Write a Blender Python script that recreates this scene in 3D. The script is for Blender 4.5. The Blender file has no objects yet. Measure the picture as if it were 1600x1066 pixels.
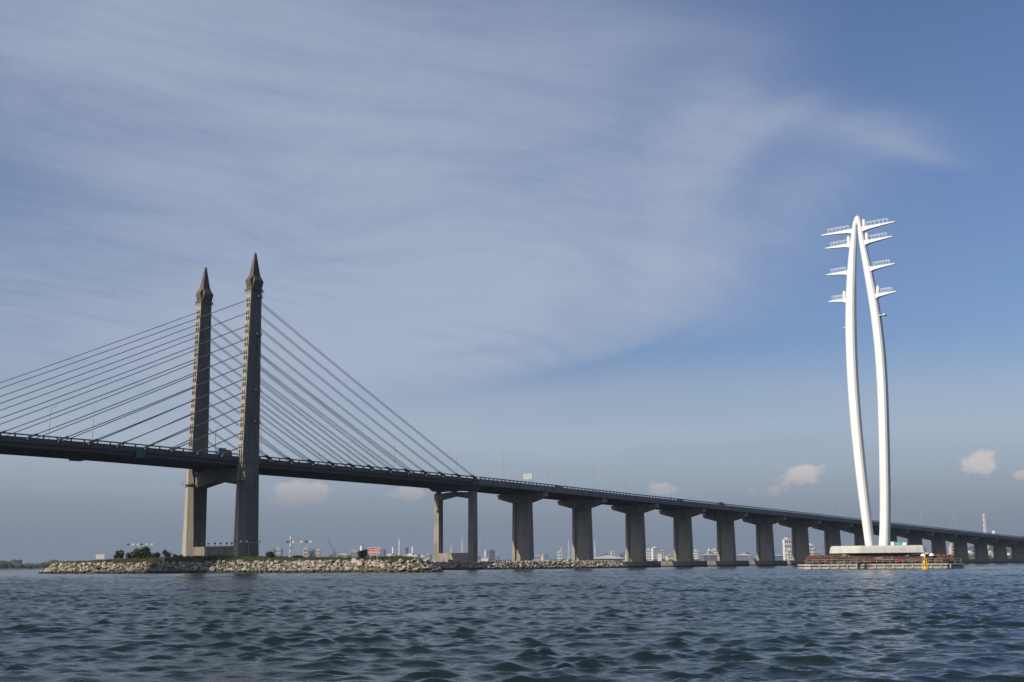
import bpy, bmesh, math, random
import numpy as np
from mathutils import Vector, Matrix
random.seed(7); RNG = np.random.default_rng(11)
R = math.radians
scene = bpy.context.scene
COL = scene.collection

# ------------------------------------------------------------------ camera
FPX, PITCH, ROLL, CAMH = 1836.8, 0.1878, -0.008, 1.758      # focal length in pixels of a 1600 wide frame
cd = bpy.data.cameras.new('camera'); cam = bpy.data.objects.new('camera', cd); COL.objects.link(cam)
cd.sensor_width = 36.0; cd.lens = 36.0 * FPX / 1600.0; cd.clip_start = 0.3; cd.clip_end = 40000
_c, _s = math.cos(PITCH), math.sin(PITCH)
_rt, _up, _fw = Vector((1, 0, 0)), Vector((0, -_s, _c)), Vector((0, _c, _s))
_cr, _sr = math.cos(ROLL), math.sin(ROLL)
_r2, _u2 = _rt * _cr + _up * _sr, _up * _cr - _rt * _sr
cam.matrix_world = Matrix(((_r2.x, _u2.x, -_fw.x, 0), (_r2.y, _u2.y, -_fw.y, 0), (_r2.z, _u2.z, -_fw.z, CAMH), (0, 0, 0, 1)))
scene.camera = cam

# bridge axis (surveyed from the photograph): pylon at O, D along the bridge away from the main span, N to its far side
HD = 0.7165
O = np.array([-92.935, 376.484, 0.0])
D = np.array([math.sin(HD), math.cos(HD), 0.0]); N = np.array([-math.cos(HD), math.sin(HD), 0.0])

def ray(u, v):
    x, y = u - 800.0, v - 533.0
    X = _cr * x + _sr * y; Y = -_sr * x + _cr * y
    return np.array([X / FPX, _c + (Y / FPX) * _s, _s - (Y / FPX) * _c])
def at(u, v, Y):
    r = ray(u, v); return np.array([0, 0, CAMH]) + r * (Y / r[1])
def on_plane(u, v, p0, nrm):
    r = ray(u, v); C = np.array([0, 0, CAMH]); return C + r * (((p0 - C) @ nrm) / (r @ nrm))

# ------------------------------------------------------------------ sun, sky, exposure
SUN_SIDE, SUN_EL = R(14.3), R(30.5)                 # degrees off the bridge axis towards its far side; elevation
_sh = -D * math.cos(SUN_SIDE) + N * math.sin(SUN_SIDE)
SUN = Vector((_sh[0] * math.cos(SUN_EL), _sh[1] * math.cos(SUN_EL), math.sin(SUN_EL)))
sl = bpy.data.lights.new('sun', 'SUN'); sl.energy = 4.8; sl.angle = R(0.55); sl.color = (1.0, 0.91, 0.77)
so = bpy.data.objects.new('sun', sl); COL.objects.link(so)
so.rotation_euler = SUN.to_track_quat('Z', 'Y').to_euler(); so.location = (-200, -200, 300)

class X:                                            # a tiny expression layer over Math nodes
    nt = None
    def __init__(s, sock): s.s = sock
    @staticmethod
    def op(o, *a, clamp=False):
        n = X.nt.nodes.new('ShaderNodeMath'); n.operation = o; n.use_clamp = clamp
        for i, v in enumerate(a):
            if isinstance(v, X): X.nt.links.new(v.s, n.inputs[i])
            else: n.inputs[i].default_value = float(v)
        return X(n.outputs[0])
    def __add__(a, b): return X.op('ADD', a, b)
    __radd__ = __add__
    def __sub__(a, b): return X.op('SUBTRACT', a, b)
    def __rsub__(a, b): return X.op('SUBTRACT', b, a)
    def __mul__(a, b): return X.op('MULTIPLY', a, b)
    __rmul__ = __mul__
    def __truediv__(a, b): return X.op('DIVIDE', a, b)
def xclamp(a): return X.op('ADD', a, 0.0, clamp=True)
def xexp(a): return X.op('EXPONENT', a)
def smooth(a, lo, hi):
    n = X.nt.nodes.new('ShaderNodeMapRange'); n.interpolation_type = 'SMOOTHSTEP'
    X.nt.links.new(a.s, n.inputs['Value']); n.inputs['From Min'].default_value = lo; n.inputs['From Max'].default_value = hi
    return X(n.outputs[0])
def xvec(x, y, z):
    n = X.nt.nodes.new('ShaderNodeCombineXYZ')
    for i, v in enumerate((x, y, z)):
        if isinstance(v, X): X.nt.links.new(v.s, n.inputs[i])
        else: n.inputs[i].default_value = v
    return n.outputs[0]
def xnoise(vec, scale, detail=4, rough=0.55, dist=0.0):
    n = X.nt.nodes.new('ShaderNodeTexNoise')
    if vec is not None: X.nt.links.new(vec, n.inputs['Vector'])
    n.inputs['Scale'].default_value = scale; n.inputs['Detail'].default_value = detail
    n.inputs['Roughness'].default_value = rough; n.inputs['Distortion'].default_value = dist
    return X(n.outputs[0])
def xmix(f, a, b):
    n = X.nt.nodes.new('ShaderNodeMix'); n.data_type = 'RGBA'
    if isinstance(f, X): X.nt.links.new(f.s, n.inputs[0])
    else: n.inputs[0].default_value = f
    for k, v in ((6, a), (7, b)):
        if isinstance(v, tuple): n.inputs[k].default_value = (*v, 1)
        else: X.nt.links.new(v, n.inputs[k])
    return n.outputs[2]
def xmul(col, k):
    n = X.nt.nodes.new('ShaderNodeMix'); n.data_type = 'RGBA'; n.blend_type = 'MULTIPLY'; n.inputs[0].default_value = 1
    X.nt.links.new(col, n.inputs[6])
    if isinstance(k, tuple): n.inputs[7].default_value = (*k, 1)
    else: X.nt.links.new(k, n.inputs[7])
    return n.outputs[2]

def build_world():
    w = bpy.data.worlds.new('World'); scene.world = w; w.use_nodes = True
    nt = w.node_tree; nt.nodes.clear(); X.nt = nt
    out = nt.nodes.new('ShaderNodeOutputWorld'); bg = nt.nodes.new('ShaderNodeBackground')
    nt.links.new(bg.outputs[0], out.inputs[0]); bg.inputs['Strength'].default_value = 0.1
    sky = nt.nodes.new('ShaderNodeTexSky'); sky.sky_type = 'NISHITA'; sky.sun_disc = False
    sky.sun_elevation = SUN_EL; sky.sun_rotation = math.atan2(SUN.x, SUN.y)
    sky.altitude = 0; sky.air_density = 1.0; sky.dust_density = 2.4; sky.ozone_density = 2.0
    tc = nt.nodes.new('ShaderNodeTexCoord'); sp = nt.nodes.new('ShaderNodeSeparateXYZ')
    nt.links.new(tc.outputs['Generated'], sp.inputs[0])
    x, y, z = (X(sp.outputs[i]) for i in range(3))
    el = X.op('ARCSINE', z) * 57.2958
    az = X.op('ARCTAN2', x, y) * 57.2958
    zz = X.op('MAXIMUM', z, 0.0) + 0.12
    px, py = x / zz, y / zz                              # a flat cloud layer overhead, seen in perspective
    # warp the layer a little so that the streaks curl
    w1 = xnoise(xvec(px, py, 3.0), 0.55, 2) - 0.5
    w2 = xnoise(xvec(px, py, 9.0), 0.55, 2) - 0.5
    qx, qy = px + w1 * 1.6, py + w2 * 1.6
    # streaks of cirrus run from lower left to upper right in the layer
    sx = qx * 0.80 + qy * 0.60; sy = qy * 0.80 - qx * 0.60
    broad = xnoise(xvec(qx * 0.5, qy * 0.5, 1.0), 1.0, 3, 0.5)
    streak = xnoise(xvec(sx * 0.35, sy * 1.5, 5.0), 1.3, 6, 0.6)
    fine = xnoise(xvec(sx * 0.7, sy * 2.4, 15.0), 3.0, 6, 0.62)
    def blob(u, v, ru, rv, rot=0.0):
        r = ray(u, v); a0 = math.degrees(math.atan2(r[0], r[1])); e0 = math.degrees(math.atan2(r[2], math.hypot(r[0], r[1])))
        k = 0.0300
        da, de = az - a0, el - e0
        cr, sr = math.cos(R(rot)), math.sin(R(rot))
        A = (da * cr + de * sr) / (ru * k); B = (de * cr - da * sr) / (rv * k)
        return xexp((A * A + B * B) * -1.0)
    # where the veil is thick and where it opens on blue
    veil = (blob(560, 215, 430, 270, -5) * 0.82 + blob(820, 430, 330, 130, 15) * 0.55 + blob(90, 40, 300, 190, 0) * 0.52
            + blob(120, 530, 400, 115, 0) * 0.52 + blob(520, 560, 360, 115, 5) * 0.62 + blob(420, 380, 260, 90, 0) * 0.12 + blob(1110, 190, 150, 80, 35) * 0.27
            + blob(1400, 217, 115, 30, -14) * 0.20 + blob(1060, 380, 85, 170, -25) * 0.22 + blob(1135, 245, 120, 30, 38) * 0.11 + blob(1035, 400, 34, 130, -8) * 0.10 + blob(1320, 190, 150, 26, -8) * 0.12 + blob(1260, 330, 160, 90, 20) * 0.08 + blob(1150, 440, 150, 70, 10) * 0.14 + blob(1425, 238, 80, 14, -20) * 0.17 + blob(1240, 170, 70, 22, 10) * 0.16 + blob(960, 70, 260, 130, 0) * 0.24 + blob(1250, 300, 170, 60, 30) * 0.14 + blob(60, 310, 260, 120, 0) * 0.22 + blob(1010, 470, 120, 40, 28) * 0.18)
    holes = (blob(40, 292, 190, 58, -10) * 0.18 + blob(420, 372, 170, 34, 8) * 0.06 + blob(930, 578, 220, 20, 7) * 0.44
             + blob(730, 551, 100, 9, 5) * 0.34 + blob(1010, 545, 90, 10, 20) * 0.2)
    fx, fy, fz = (float(q) for q in ray(800, 420) / np.linalg.norm(ray(800, 420)))
    away = smooth(X.op('ARCCOSINE', x * fx + y * fy + z * fz) * 57.2958, 30.0, 62.0)   # the rest of the sky: thinner, broken veil
    dens = veil - holes + away * 0.55 * smooth(broad, 0.42, 0.72) + (broad - 0.5) * 0.5 * (veil * 0.6 + 0.12)
    mott = xnoise(xvec(qx, qy, 21.0), 2.6, 8, 0.62)
    wisp = xnoise(xvec(sx * 0.55, sy * 2.0, 31.0), 7.0, 8, 0.66)
    thick = dens * (1.0 + (streak - 0.5) * 0.75 + (fine - 0.5) * 0.85 + (mott - 0.5) * 1.3 + (wisp - 0.5) * 0.75)
    cir = xclamp(1.0 - xexp(X.op('POWER', X.op('MAXIMUM', thick, 0.0), 1.35) * -1.95))
    # low cumulus heads near the horizon
    cx = xnoise(xvec(az * 1.15, el * 1.4, 2.0), 1.0, 7, 0.6)
    heads = (blob(468, 774, 62, 26) + blob(640, 772, 34, 15) + blob(1035, 764, 28, 15) + blob(1256, 740, 38, 20, 14)
             + blob(1530, 722, 31, 22, 6) + blob(1600, 742, 22, 9) + blob(1195, 768, 40, 12) * 0.6)
    cum = smooth(heads * 1.35 + (cx - 0.5) * 2.0, 0.52, 0.98)
    top = smooth(el, 2.0, 4.6)
    # colour: clear air from the sky model, a pale band of haze, murk at the horizon, veil and heads over it
    base = xmul(sky.outputs[0], (0.83, 0.90, 1.11))
    band = xnoise(xvec(az * 0.03, el * 0.35, 7.0), 1.0, 4, 0.55)
    base = xmix(smooth(el, 11.0, 5.0) * (0.76 + (band - 0.5) * 1.0), base, (4.20, 4.90, 5.80))
    c = xmix(xclamp(cir * 0.97), base, (3.95, 4.56, 5.82))
    c = xmix(smooth(el, 6.4, 0.2) * 0.98, c, (1.90, 2.26, 2.95))
    c = xmix(cum * xclamp(0.22 + top * 0.7), c, xmix(top, (2.9, 2.95, 3.3), (5.9, 5.6, 5.5)))
    low = smooth(el, 0.0, -3.0)
    c = xmix(low, c, (0.7, 0.9, 1.1))
    nt.links.new(c, bg.inputs['Color'])
build_world()
vs = scene.view_settings
vs.view_transform = 'Standard'; vs.look = 'None'; vs.exposure = 0.0; vs.gamma = 1.0; vs.use_curve_mapping = False
scene.render.film_transparent = False
cy = scene.cycles
cy.use_denoising = True; cy.denoising_prefilter = 'ACCURATE'; cy.denoising_input_passes = 'RGB_ALBEDO_NORMAL'; cy.max_bounces = 6; cy.diffuse_bounces = 3; cy.glossy_bounces = 3; cy.transmission_bounces = 2
cy.volume_bounces = 0; cy.caustics_reflective = False; cy.caustics_refractive = False; cy.sample_clamp_indirect = 4.0

# ------------------------------------------------------------------ helpers
def tag(o, label=None, cat=None, group=None, kind=None):
    if label: o['label'] = label
    if cat: o['category'] = cat
    if group: o['group'] = group
    if kind: o['kind'] = kind
    return o
def empty(name, loc=(0, 0, 0), rz=0.0, label=None, cat=None, group=None):
    o = bpy.data.objects.new(name, None); COL.objects.link(o)
    o.location = loc; o.rotation_euler = (0, 0, rz); o.empty_display_size = 0.1
    return tag(o, label, cat, group)
def link(name, me, mat, parent=None):
    o = bpy.data.objects.new(name, me); COL.objects.link(o)
    if mat is not None and len(me.materials) == 0: me.materials.append(mat)
    if parent is not None: o.parent = parent
    return o
class MB:
    def __init__(s): s.v = []; s.f = []; s.mi = []
    def add(s, vs_, fs, m=0):
        b = len(s.v); s.v += [tuple(map(float, p)) for p in vs_]; s.f += [tuple(b + i for i in f) for f in fs]; s.mi += [m] * len(fs); return s
    def box(s, x0, x1, y0, y1, z0, z1, m=0):
        return s.add([(x0, y0, z0), (x1, y0, z0), (x1, y1, z0), (x0, y1, z0), (x0, y0, z1), (x1, y0, z1), (x1, y1, z1), (x0, y1, z1)],
                     [(3, 2, 1, 0), (4, 5, 6, 7), (0, 1, 5, 4), (1, 2, 6, 5), (2, 3, 7, 6), (3, 0, 4, 7)], m)
    def loft(s, rings, cap=True, m=0):                 # rings: lists of equal length, counter-clockwise seen from the last ring's side
        n = len(rings[0]); V = [p for r in rings for p in r]; F = []
        for k in range(len(rings) - 1):
            a, b = k * n, (k + 1) * n
            F += [(a + i, a + (i + 1) % n, b + (i + 1) % n, b + i) for i in range(n)]
        if cap: F += [tuple(range(n))[::-1], tuple(range((len(rings) - 1) * n, len(rings) * n))]
        return s.add(V, F, m)
    def tube(s, pts, r, n=6, cap=True, m=0):
        pts = [Vector(p) for p in pts]; rr = r if isinstance(r, (list, tuple)) else [r] * len(pts); rings = []
        for i, p in enumerate(pts):
            t = (pts[min(i + 1, len(pts) - 1)] - pts[max(i - 1, 0)]).normalized()
            a = t.cross(Vector((0, 0, 1)) if abs(t.z) < 0.95 else Vector((1, 0, 0))).normalized(); b = t.cross(a)
            rings.append([tuple(p + (a * math.cos(2 * math.pi * j / n) + b * math.sin(2 * math.pi * j / n)) * rr[i]) for j in range(n)])
        return s.loft([r_[::-1] for r_ in rings], cap, m)
    def bar(s, p, q, w, h=None, m=0):
        h = h or w; p, q = Vector(p), Vector(q); t = (q - p).normalized()
        a = t.cross(Vector((0, 0, 1)) if abs(t.z) < 0.95 else Vector((1, 0, 0))).normalized() * w / 2; b = t.cross(a).normalized() * h / 2
        rg = lambda c: [tuple(c - a - b), tuple(c - a + b), tuple(c + a + b), tuple(c + a - b)]
        return s.loft([rg(p), rg(q)], True, m)
    def mesh(s, name, mats, smooth_=False):
        me = bpy.data.meshes.new(name); me.from_pydata(s.v, [], s.f); me.update()
        for m in (mats if isinstance(mats, (list, tuple)) else [mats]): me.materials.append(m)
        if isinstance(mats, (list, tuple)) and len(mats) > 1: me.polygons.foreach_set('material_index', s.mi)
        bm = bmesh.new(); bm.from_mesh(me); bmesh.ops.recalc_face_normals(bm, faces=bm.faces); bm.to_mesh(me); bm.free()
        if smooth_: me.polygons.foreach_set('use_smooth', [True] * len(me.polygons))
        return me
    def build(s, name, mats, parent=None, smooth_=False):
        return link(name, s.mesh(name, mats, smooth_), None, parent)
def fast_mesh(name, V, F, mat=None):                    # V (n,3) array, F (m,k) array
    me = bpy.data.meshes.new(name); V = np.asarray(V, np.float32); F = np.asarray(F, np.int32); k = F.shape[1]
    me.vertices.add(len(V)); me.vertices.foreach_set('co', V.ravel())
    me.loops.add(F.size); me.loops.foreach_set('vertex_index', F.ravel())
    me.polygons.add(len(F)); me.polygons.foreach_set('loop_start', np.arange(len(F), dtype=np.int32) * k)
    me.polygons.foreach_set('loop_total', np.full(len(F), k, np.int32)); me.update(calc_edges=True)
    if mat: me.materials.append(mat)
    return me

# ------------------------------------------------------------------ materials
def new_mat(name):
    m = bpy.data.materials.new(name); m.use_nodes = True; nt = m.node_tree; X.nt = nt
    return m, nt, nt.nodes['Principled BSDF']
def bump(nt, b, height, strength, dist):
    n = nt.nodes.new('ShaderNodeBump'); n.inputs['Strength'].default_value = strength; n.inputs['Distance'].default_value = dist
    nt.links.new(height.s, n.inputs['Height']); nt.links.new(n.outputs[0], b.inputs['Normal']); return n
def obj_co(nt):
    tc = nt.nodes.new('ShaderNodeTexCoord'); sp = nt.nodes.new('ShaderNodeSeparateXYZ'); nt.links.new(tc.outputs['Object'], sp.inputs[0])
    return tc.outputs['Object'], [X(sp.outputs[i]) for i in range(3)]
def plain(name, col, rough=0.6, metal=0.0, var=0.15, scale=2.0):
    m, nt, b = new_mat(name); co, _ = obj_co(nt)
    n = xnoise(co, scale, 4)
    c2 = tuple(min(1, c * (1 + var)) for c in col); c1 = tuple(c * (1 - var) for c in col)
    nt.links.new(xmix(smooth(n, 0.3, 0.7), c1, c2), b.inputs['Base Color'])
    b.inputs['Roughness'].default_value = rough; b.inputs['Metallic'].default_value = metal
    return m
def concrete(name, col, dark, streaks=0.6, joint=4.3, tide=False, rough=0.88, grime=0.45):
    m, nt, b = new_mat(name); co, (x, y, z) = obj_co(nt)
    big = xnoise(co, 0.16, 4, 0.6)
    grain = xnoise(co, 3.0, 5, 0.6)
    st = xnoise(xvec(x * 1.1, y * 1.1, z * 0.045), 1.0, 5, 0.62)          # rain streaks run down
    k = xclamp(smooth(st, 0.42, 0.75) * streaks + smooth(big, 0.45, 0.75) * grime)
    c = xmix(k, col, dark)
    c = xmix(smooth(grain, 0.35, 0.8) * 0.22, c, tuple(v * 0.6 for v in col))
    if joint:
        fr = X.op('FRACT', z / joint)                                   # pour joints
        pour = xnoise(xvec(0.0, 0.0, X.op('FLOOR', z / joint)), 7.3, 0)
        c = xmix(smooth(pour, 0.35, 0.65) * 0.22, c, tuple(v * 0.62 for v in col))
        line = smooth(X.op('ABSOLUTE', fr - 0.5), 0.488, 0.494)
        c = xmix(line * 0.55, c, dark)
    if tide: c = xmix(smooth(z + (st - 0.5) * 1.4, 1.15, 0.35), c, (0.022, 0.024, 0.016))      # weed and wet at the tide line
    nt.links.new(c, b.inputs['Base Color']); b.inputs['Roughness'].default_value = rough
    b.inputs['Specular IOR Level'].default_value = 0.3
    bump(nt, b, grain, 0.25, 0.05)
    return m
M = {}
M['tower'] = concrete('tower_concrete', (0.17, 0.152, 0.122), (0.075, 0.069, 0.058))
M['strip'] = concrete('strip_and_sunlit_facet_concrete', (0.36, 0.33, 0.27), (0.2, 0.18, 0.145))
M['spire'] = concrete('spire_concrete', (0.12, 0.095, 0.07), (0.06, 0.05, 0.04), joint=0)
M['pier'] = concrete('pier_concrete', (0.295, 0.265, 0.21), (0.115, 0.106, 0.088))
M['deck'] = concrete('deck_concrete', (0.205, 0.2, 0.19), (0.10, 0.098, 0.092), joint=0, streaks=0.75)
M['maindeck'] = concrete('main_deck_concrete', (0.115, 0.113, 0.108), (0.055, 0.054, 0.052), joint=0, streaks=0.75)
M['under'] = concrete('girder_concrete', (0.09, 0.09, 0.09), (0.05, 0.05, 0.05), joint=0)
M['cap'] = concrete('pile_cap_concrete', (0.22, 0.19, 0.15), (0.085, 0.075, 0.06), joint=0, tide=True)
M['asphalt'] = plain('asphalt', (0.05, 0.05, 0.052), 0.9)
M['cable'] = plain('cable_sheath', (0.14, 0.15, 0.14), 0.5)
M['rail'] = plain('rail_steel', (0.16, 0.17, 0.17), 0.55, 0.3)
M['galv'] = plain('galvanised_steel', (0.36, 0.38, 0.40), 0.5, 0.4)
M['white'] = plain('white_paint', (0.78, 0.78, 0.76), 0.45, 0, 0.05)
M['dark'] = plain('dark_steel', (0.035, 0.037, 0.04), 0.6)
M['lampglass'] = plain('lamp_glass', (0.75, 0.75, 0.72), 0.15)

# ------------------------------------------------------------------ water
def water_material():
    m, nt, b = new_mat('sea_water'); co, (x, y, z) = obj_co(nt)
    # patches of wind: smoother and rougher water
    patch = xnoise(xvec(x * 0.6, y, 0.0), 0.012, 3, 0.5)
    nt.links.new(xmix(smooth(patch, 0.35, 0.65), (0.011, 0.020, 0.018), (0.016, 0.027, 0.023)), b.inputs['Base Color'])
    b.inputs['Roughness'].default_value = 0.07; b.inputs['IOR'].default_value = 1.333
    a = xnoise(xvec(x * 0.75, y * 1.25, 0.0), 0.55, 3, 0.6)
    c = xnoise(xvec(x * 0.8, y * 1.2, 4.0), 2.1, 5, 0.62)
    d = xnoise(xvec(x * 0.8, y * 1.2, 8.0), 6.5, 3, 0.6)
    h = (a * 0.08 + c * 0.075 + d * 0.028) * (0.6 + smooth(patch, 0.35, 0.65) * 0.7)
    bump(nt, b, h, 1.0, 0.8)
    return m
M['water'] = water_material()
def build_water():
    fine = np.radians(np.linspace(-26.5, 26.5, 820)); side = np.radians(26.5 + 307 * (np.linspace(0, 1, 90)[1:-1]))
    ang = np.concatenate([fine, side])
    r = [2.0]
    while r[-1] < 6000:
        q = r[-1]
        r.append(q + (0.6 if q < 14 else 0.10 if q < 32 else 0.10 + (q - 32) * 0.00115 if q < 300 else 0.41 * (q / 300) ** 2.6))
    r = np.array(r); A, Rr = np.meshgrid(ang, r)
    x, y = Rr * np.sin(A), Rr * np.cos(A)
    cell = np.gradient(r)[:, None] * np.ones(len(ang))[None]
    arc = r[:, None] * np.concatenate([np.full(820, fine[1] - fine[0]), np.full(len(side), 0.06)])[None]
    z = np.zeros_like(x); dx = np.zeros_like(x); dy = np.zeros_like(x)
    rng = np.random.default_rng(5)
    lam = np.exp(np.linspace(math.log(0.28), math.log(7.0), 90))
    g1 = 0.62 + 0.75 * (0.5 + 0.5 * np.sin(x * 0.11 + 1.3 + 0.9 * np.sin(y * 0.07)) * np.sin(y * 0.083 + 0.05 * x)) ** 1.5
    g2 = 0.70 + 0.55 * (0.5 + 0.5 * np.sin(x * 0.37 + 0.5 + 1.1 * np.sin(y * 0.13)) * np.sin(y * 0.29 - 0.11 * x + 2.0))
    for L in lam:
        th = R(-80) + rng.normal(0, 0.24 if L > 1.3 else 0.6)          # wind chop runs towards the camera, a little from the right
        kx, ky = math.cos(th) * 2 * math.pi / L, math.sin(th) * 2 * math.pi / L
        amp = 0.0080 * L * (1.0 if L < 0.8 else (0.8 / L) ** 0.95)
        w = np.clip((L / cell - 2.1) / 2.0, 0, 1) * np.clip((L / arc - 2.1) / 2.0, 0, 1) * (g1 if L > 1.2 else g2)
        ph = kx * x + ky * y + rng.uniform(0, 6.28)
        sn, cs = np.sin(ph), np.cos(ph)
        z += amp * w * sn; dx += 1.25 * amp * w * cs * math.cos(th); dy += 1.25 * amp * w * cs * math.sin(th)
    fade = np.clip((900 - Rr) / 500, 0, 1)
    V = np.stack([x + dx, y + dy, z * fade], -1).reshape(-1, 3)
    nr, na = A.shape; i = np.arange(nr - 1)[:, None] * na; j = np.arange(na)[None]; j2 = (j + 1) % na
    F = np.stack([i + j, i + j2, i + na + j2, i + na + j], -1).reshape(-1, 4)[:, ::-1]
    me = fast_mesh('water', V, F, M['water']); me.polygons.foreach_set('use_smooth', np.ones(len(F), bool))
    tag(link('water', me, None), kind='structure')
build_water()

# ------------------------------------------------------------------ bridge
ROT = math.pi / 2 - HD
_pt = [-300, -112, -54, -26, 5, 44, 90, 122, 213, 378, 487, 604, 722, 900, 1200]
_pz = [36.4, 37.3, 37.12, 36.78, 36.15, 35.65, 35.0, 34.4, 32.05, 28.1, 25.1, 22.25, 19.4, 15.3, 9.5]
def zr(t):                                                            # height of the parapet's top rail
    return float(np.mean(np.interp(np.array([t - 14, t - 7, t, t + 7, t + 14]), _pt, _pz)))
def bw(t, l, z): p = O + D * t + N * l; return (p[0], p[1], z)

bridge = empty('cable_stayed_bridge', tuple(O), ROT, 'grey concrete cable stayed bridge with two spear topped pylon legs at left', 'bridge')

def rect(cx, cy, a, b, z):                       # b along the bridge, a across
    return [(cx - b / 2, cy - a / 2, z), (cx + b / 2, cy - a / 2, z), (cx + b / 2, cy + a / 2, z), (cx - b / 2, cy + a / 2, z)]
def hexa(cx, cy, a, b, p, z):                    # pointed towards both ends
    return [(cx - b / 2 - p, cy, z), (cx - b / 2, cy - a / 2, z), (cx + b / 2, cy - a / 2, z), (cx + b / 2 + p, cy, z), (cx + b / 2, cy + a / 2, z), (cx - b / 2, cy + a / 2, z)]
WL = 13.72
def leg_b(z): return np.interp(z, [34, 89], [5.7, 3.5])
ANCH_Z = [38.6 + 4.27 * j for j in range(12)]
def pylon_leg(sgn, word):
    cy_ = sgn * WL
    leg = MB()
    leg.loft([hexa(0, cy_ + sgn * 0.2, 7.0, 4.4, 0.6, 1.5), hexa(0, cy_, 4.1, 5.3, 0.6, 30.0), hexa(0, cy_, 3.3, 5.6, 0.5, 33.4)])
    leg.mi[5] = leg.mi[11] = 1  # far-side front facets get the paler concrete: sunlight put into the colour
    leg.box(-3.35, 3.35, cy_ - 1.85, cy_ + 1.85, 33.4, 34.3)
    leg.loft([rect(0, cy_, 2.5, 5.7, 34.3), rect(0, cy_, 2.4, 3.5, 88.6)])
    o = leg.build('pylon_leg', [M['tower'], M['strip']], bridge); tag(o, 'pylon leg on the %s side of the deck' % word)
    # anchor pockets on both end faces: a shallow ladder of bars
    for e in (-1, 1):
        m = MB()
        def slab(y0, y1, z0, z1, t0=0.0, t1=0.32):
            V = []
            for z in (z0, z1):
                xb = e * leg_b(z) / 2
                V += [(xb + e * t0, y0, z), (xb + e * t1, y0, z), (xb + e * t1, y1, z), (xb + e * t0, y1, z)]
            m.loft([V[:4], V[4:]])
        for y0, y1 in ((-1.2, -0.84), (-0.2, 0.2), (0.84, 1.2)): slab(cy_ + y0, cy_ + y1, 35.0, 88.4)
        for z in ANCH_Z:
            for (ya, yb) in ((-0.84, -0.2), (0.2, 0.84)):
                slab(cy_ + ya, cy_ + yb, z - 1.3, z - 0.55); slab(cy_ + ya, cy_ + yb, z + 0.5, z + 1.75)
        for (ya, yb) in ((-0.84, -0.2), (0.2, 0.84)): slab(cy_ + ya, cy_ + yb, 87.6, 88.4)
        m.build('anchor_ladder', M['strip'], o)
        k = MB()
        for z in ANCH_Z:                                             # steel sockets where the stays enter
            for yo in (-0.52, 0.52):
                k.tube([(e * (leg_b(z) / 2 - 0.15), cy_ + yo, z + 0.1), (e * (leg_b(z) / 2 + 0.8), cy_ + yo, z - 0.45)], 0.24, 6)
        tag(k.build('cable_sockets', M['galv'], o), kind='stuff')
    # spear head
    s = MB(); a0, b0 = 2.7, 3.8
    zb, zw, zs_, zt = 88.9, 91.8, 93.7, 101.2
    B = [(-b0 / 2, -a0 / 2), (b0 / 2, -a0 / 2), (b0 / 2, a0 / 2), (-b0 / 2, a0 / 2)]
    aw, bw_ = 4.5, 5.3; ch = 0.55
    Wd = [(-bw_ / 2, -aw / 2 * ch), (-bw_ / 2 * ch, -aw / 2), (bw_ / 2 * ch, -aw / 2), (bw_ / 2, -aw / 2 * ch), (bw_ / 2, aw / 2 * ch), (bw_ / 2 * ch, aw / 2), (-bw_ / 2 * ch, aw / 2), (-bw_ / 2, aw / 2 * ch)]
    as_, bs = 2.2, 2.7
    S = [(-bs / 2, -as_ / 2), (bs / 2, -as_ / 2), (bs / 2, as_ / 2), (-bs / 2, as_ / 2)]
    T = [(-0.22, -0.2), (0.22, -0.2), (0.22, 0.2), (-0.22, 0.2)]
    V = [(x, cy_ + y, zb) for x, y in B] + [(x, cy_ + y, zw) for x, y in Wd] + [(x, cy_ + y, zs_) for x, y in S] + [(x, cy_ + y, zt) for x, y in T]
    F = [(3, 2, 1, 0), (0, 1, 6, 5), (1, 2, 8, 7), (2, 3, 10, 9), (3, 0, 4, 11),
         (0, 5, 12, 4), (1, 7, 13, 6), (2, 9, 14, 8), (3, 11, 15, 10),
         (5, 6, 13, 12), (7, 8, 14, 13), (9, 10, 15, 14), (11, 4, 12, 15),
         (12, 13, 17, 16), (13, 14, 18, 17), (14, 15, 19, 18), (15, 12, 16, 19), (16, 17, 18, 19)]
    s.add(V, F); sp = s.build('spire', M['spire'], o)
    c = MB(); c.box(-2.25, 2.25, cy_ - 1.75, cy_ + 1.75, 88.45, 88.9); c.build('collar', M['spire'], o)
    r = MB()
    for (xa, ya, xb, yb) in ((-2.5, -1.9, 2.5, -1.9), (-2.5, 1.9, 2.5, 1.9), (-2.5, -1.9, -2.5, 1.9), (2.5, -1.9, 2.5, 1.9)):
        for zz in (88.2, 89.1): r.bar((xa, cy_ + ya, zz), (xb, cy_ + yb, zz), 0.10)
    r.build('guard_rail', M['rail'], o)
    # aircraft-warning lamp brackets on the near face
    if sgn < 0:
        for z in (86.8, 74.5, 56.5, 46.5):
            xb = leg_b(z) / 2
            l = MB(); l.box(0.2, xb + 0.25, cy_ - 1.95, cy_ - 1.22, z - 0.5, z - 0.38)
            for q in (0.3, xb + 0.15): l.bar((q, cy_ - 1.9, z - 0.4), (q, cy_ - 1.9, z + 0.5), 0.08)
            l.bar((0.3, cy_ - 1.9, z + 0.5), (xb + 0.15, cy_ - 1.9, z + 0.5), 0.08)
            lo = l.build('lamp_bracket', M['rail'], o)
            for xq in (0.55, xb):
                b = MB(); b.tube([(xq, cy_ - 1.75, z - 0.38), (xq, cy_ - 1.75, z + 0.35)], [0.22, 0.16], 8); b.build('warning_lamp', M['lampglass'], o)
    # walkway collar below the deck
    w = MB()
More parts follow.
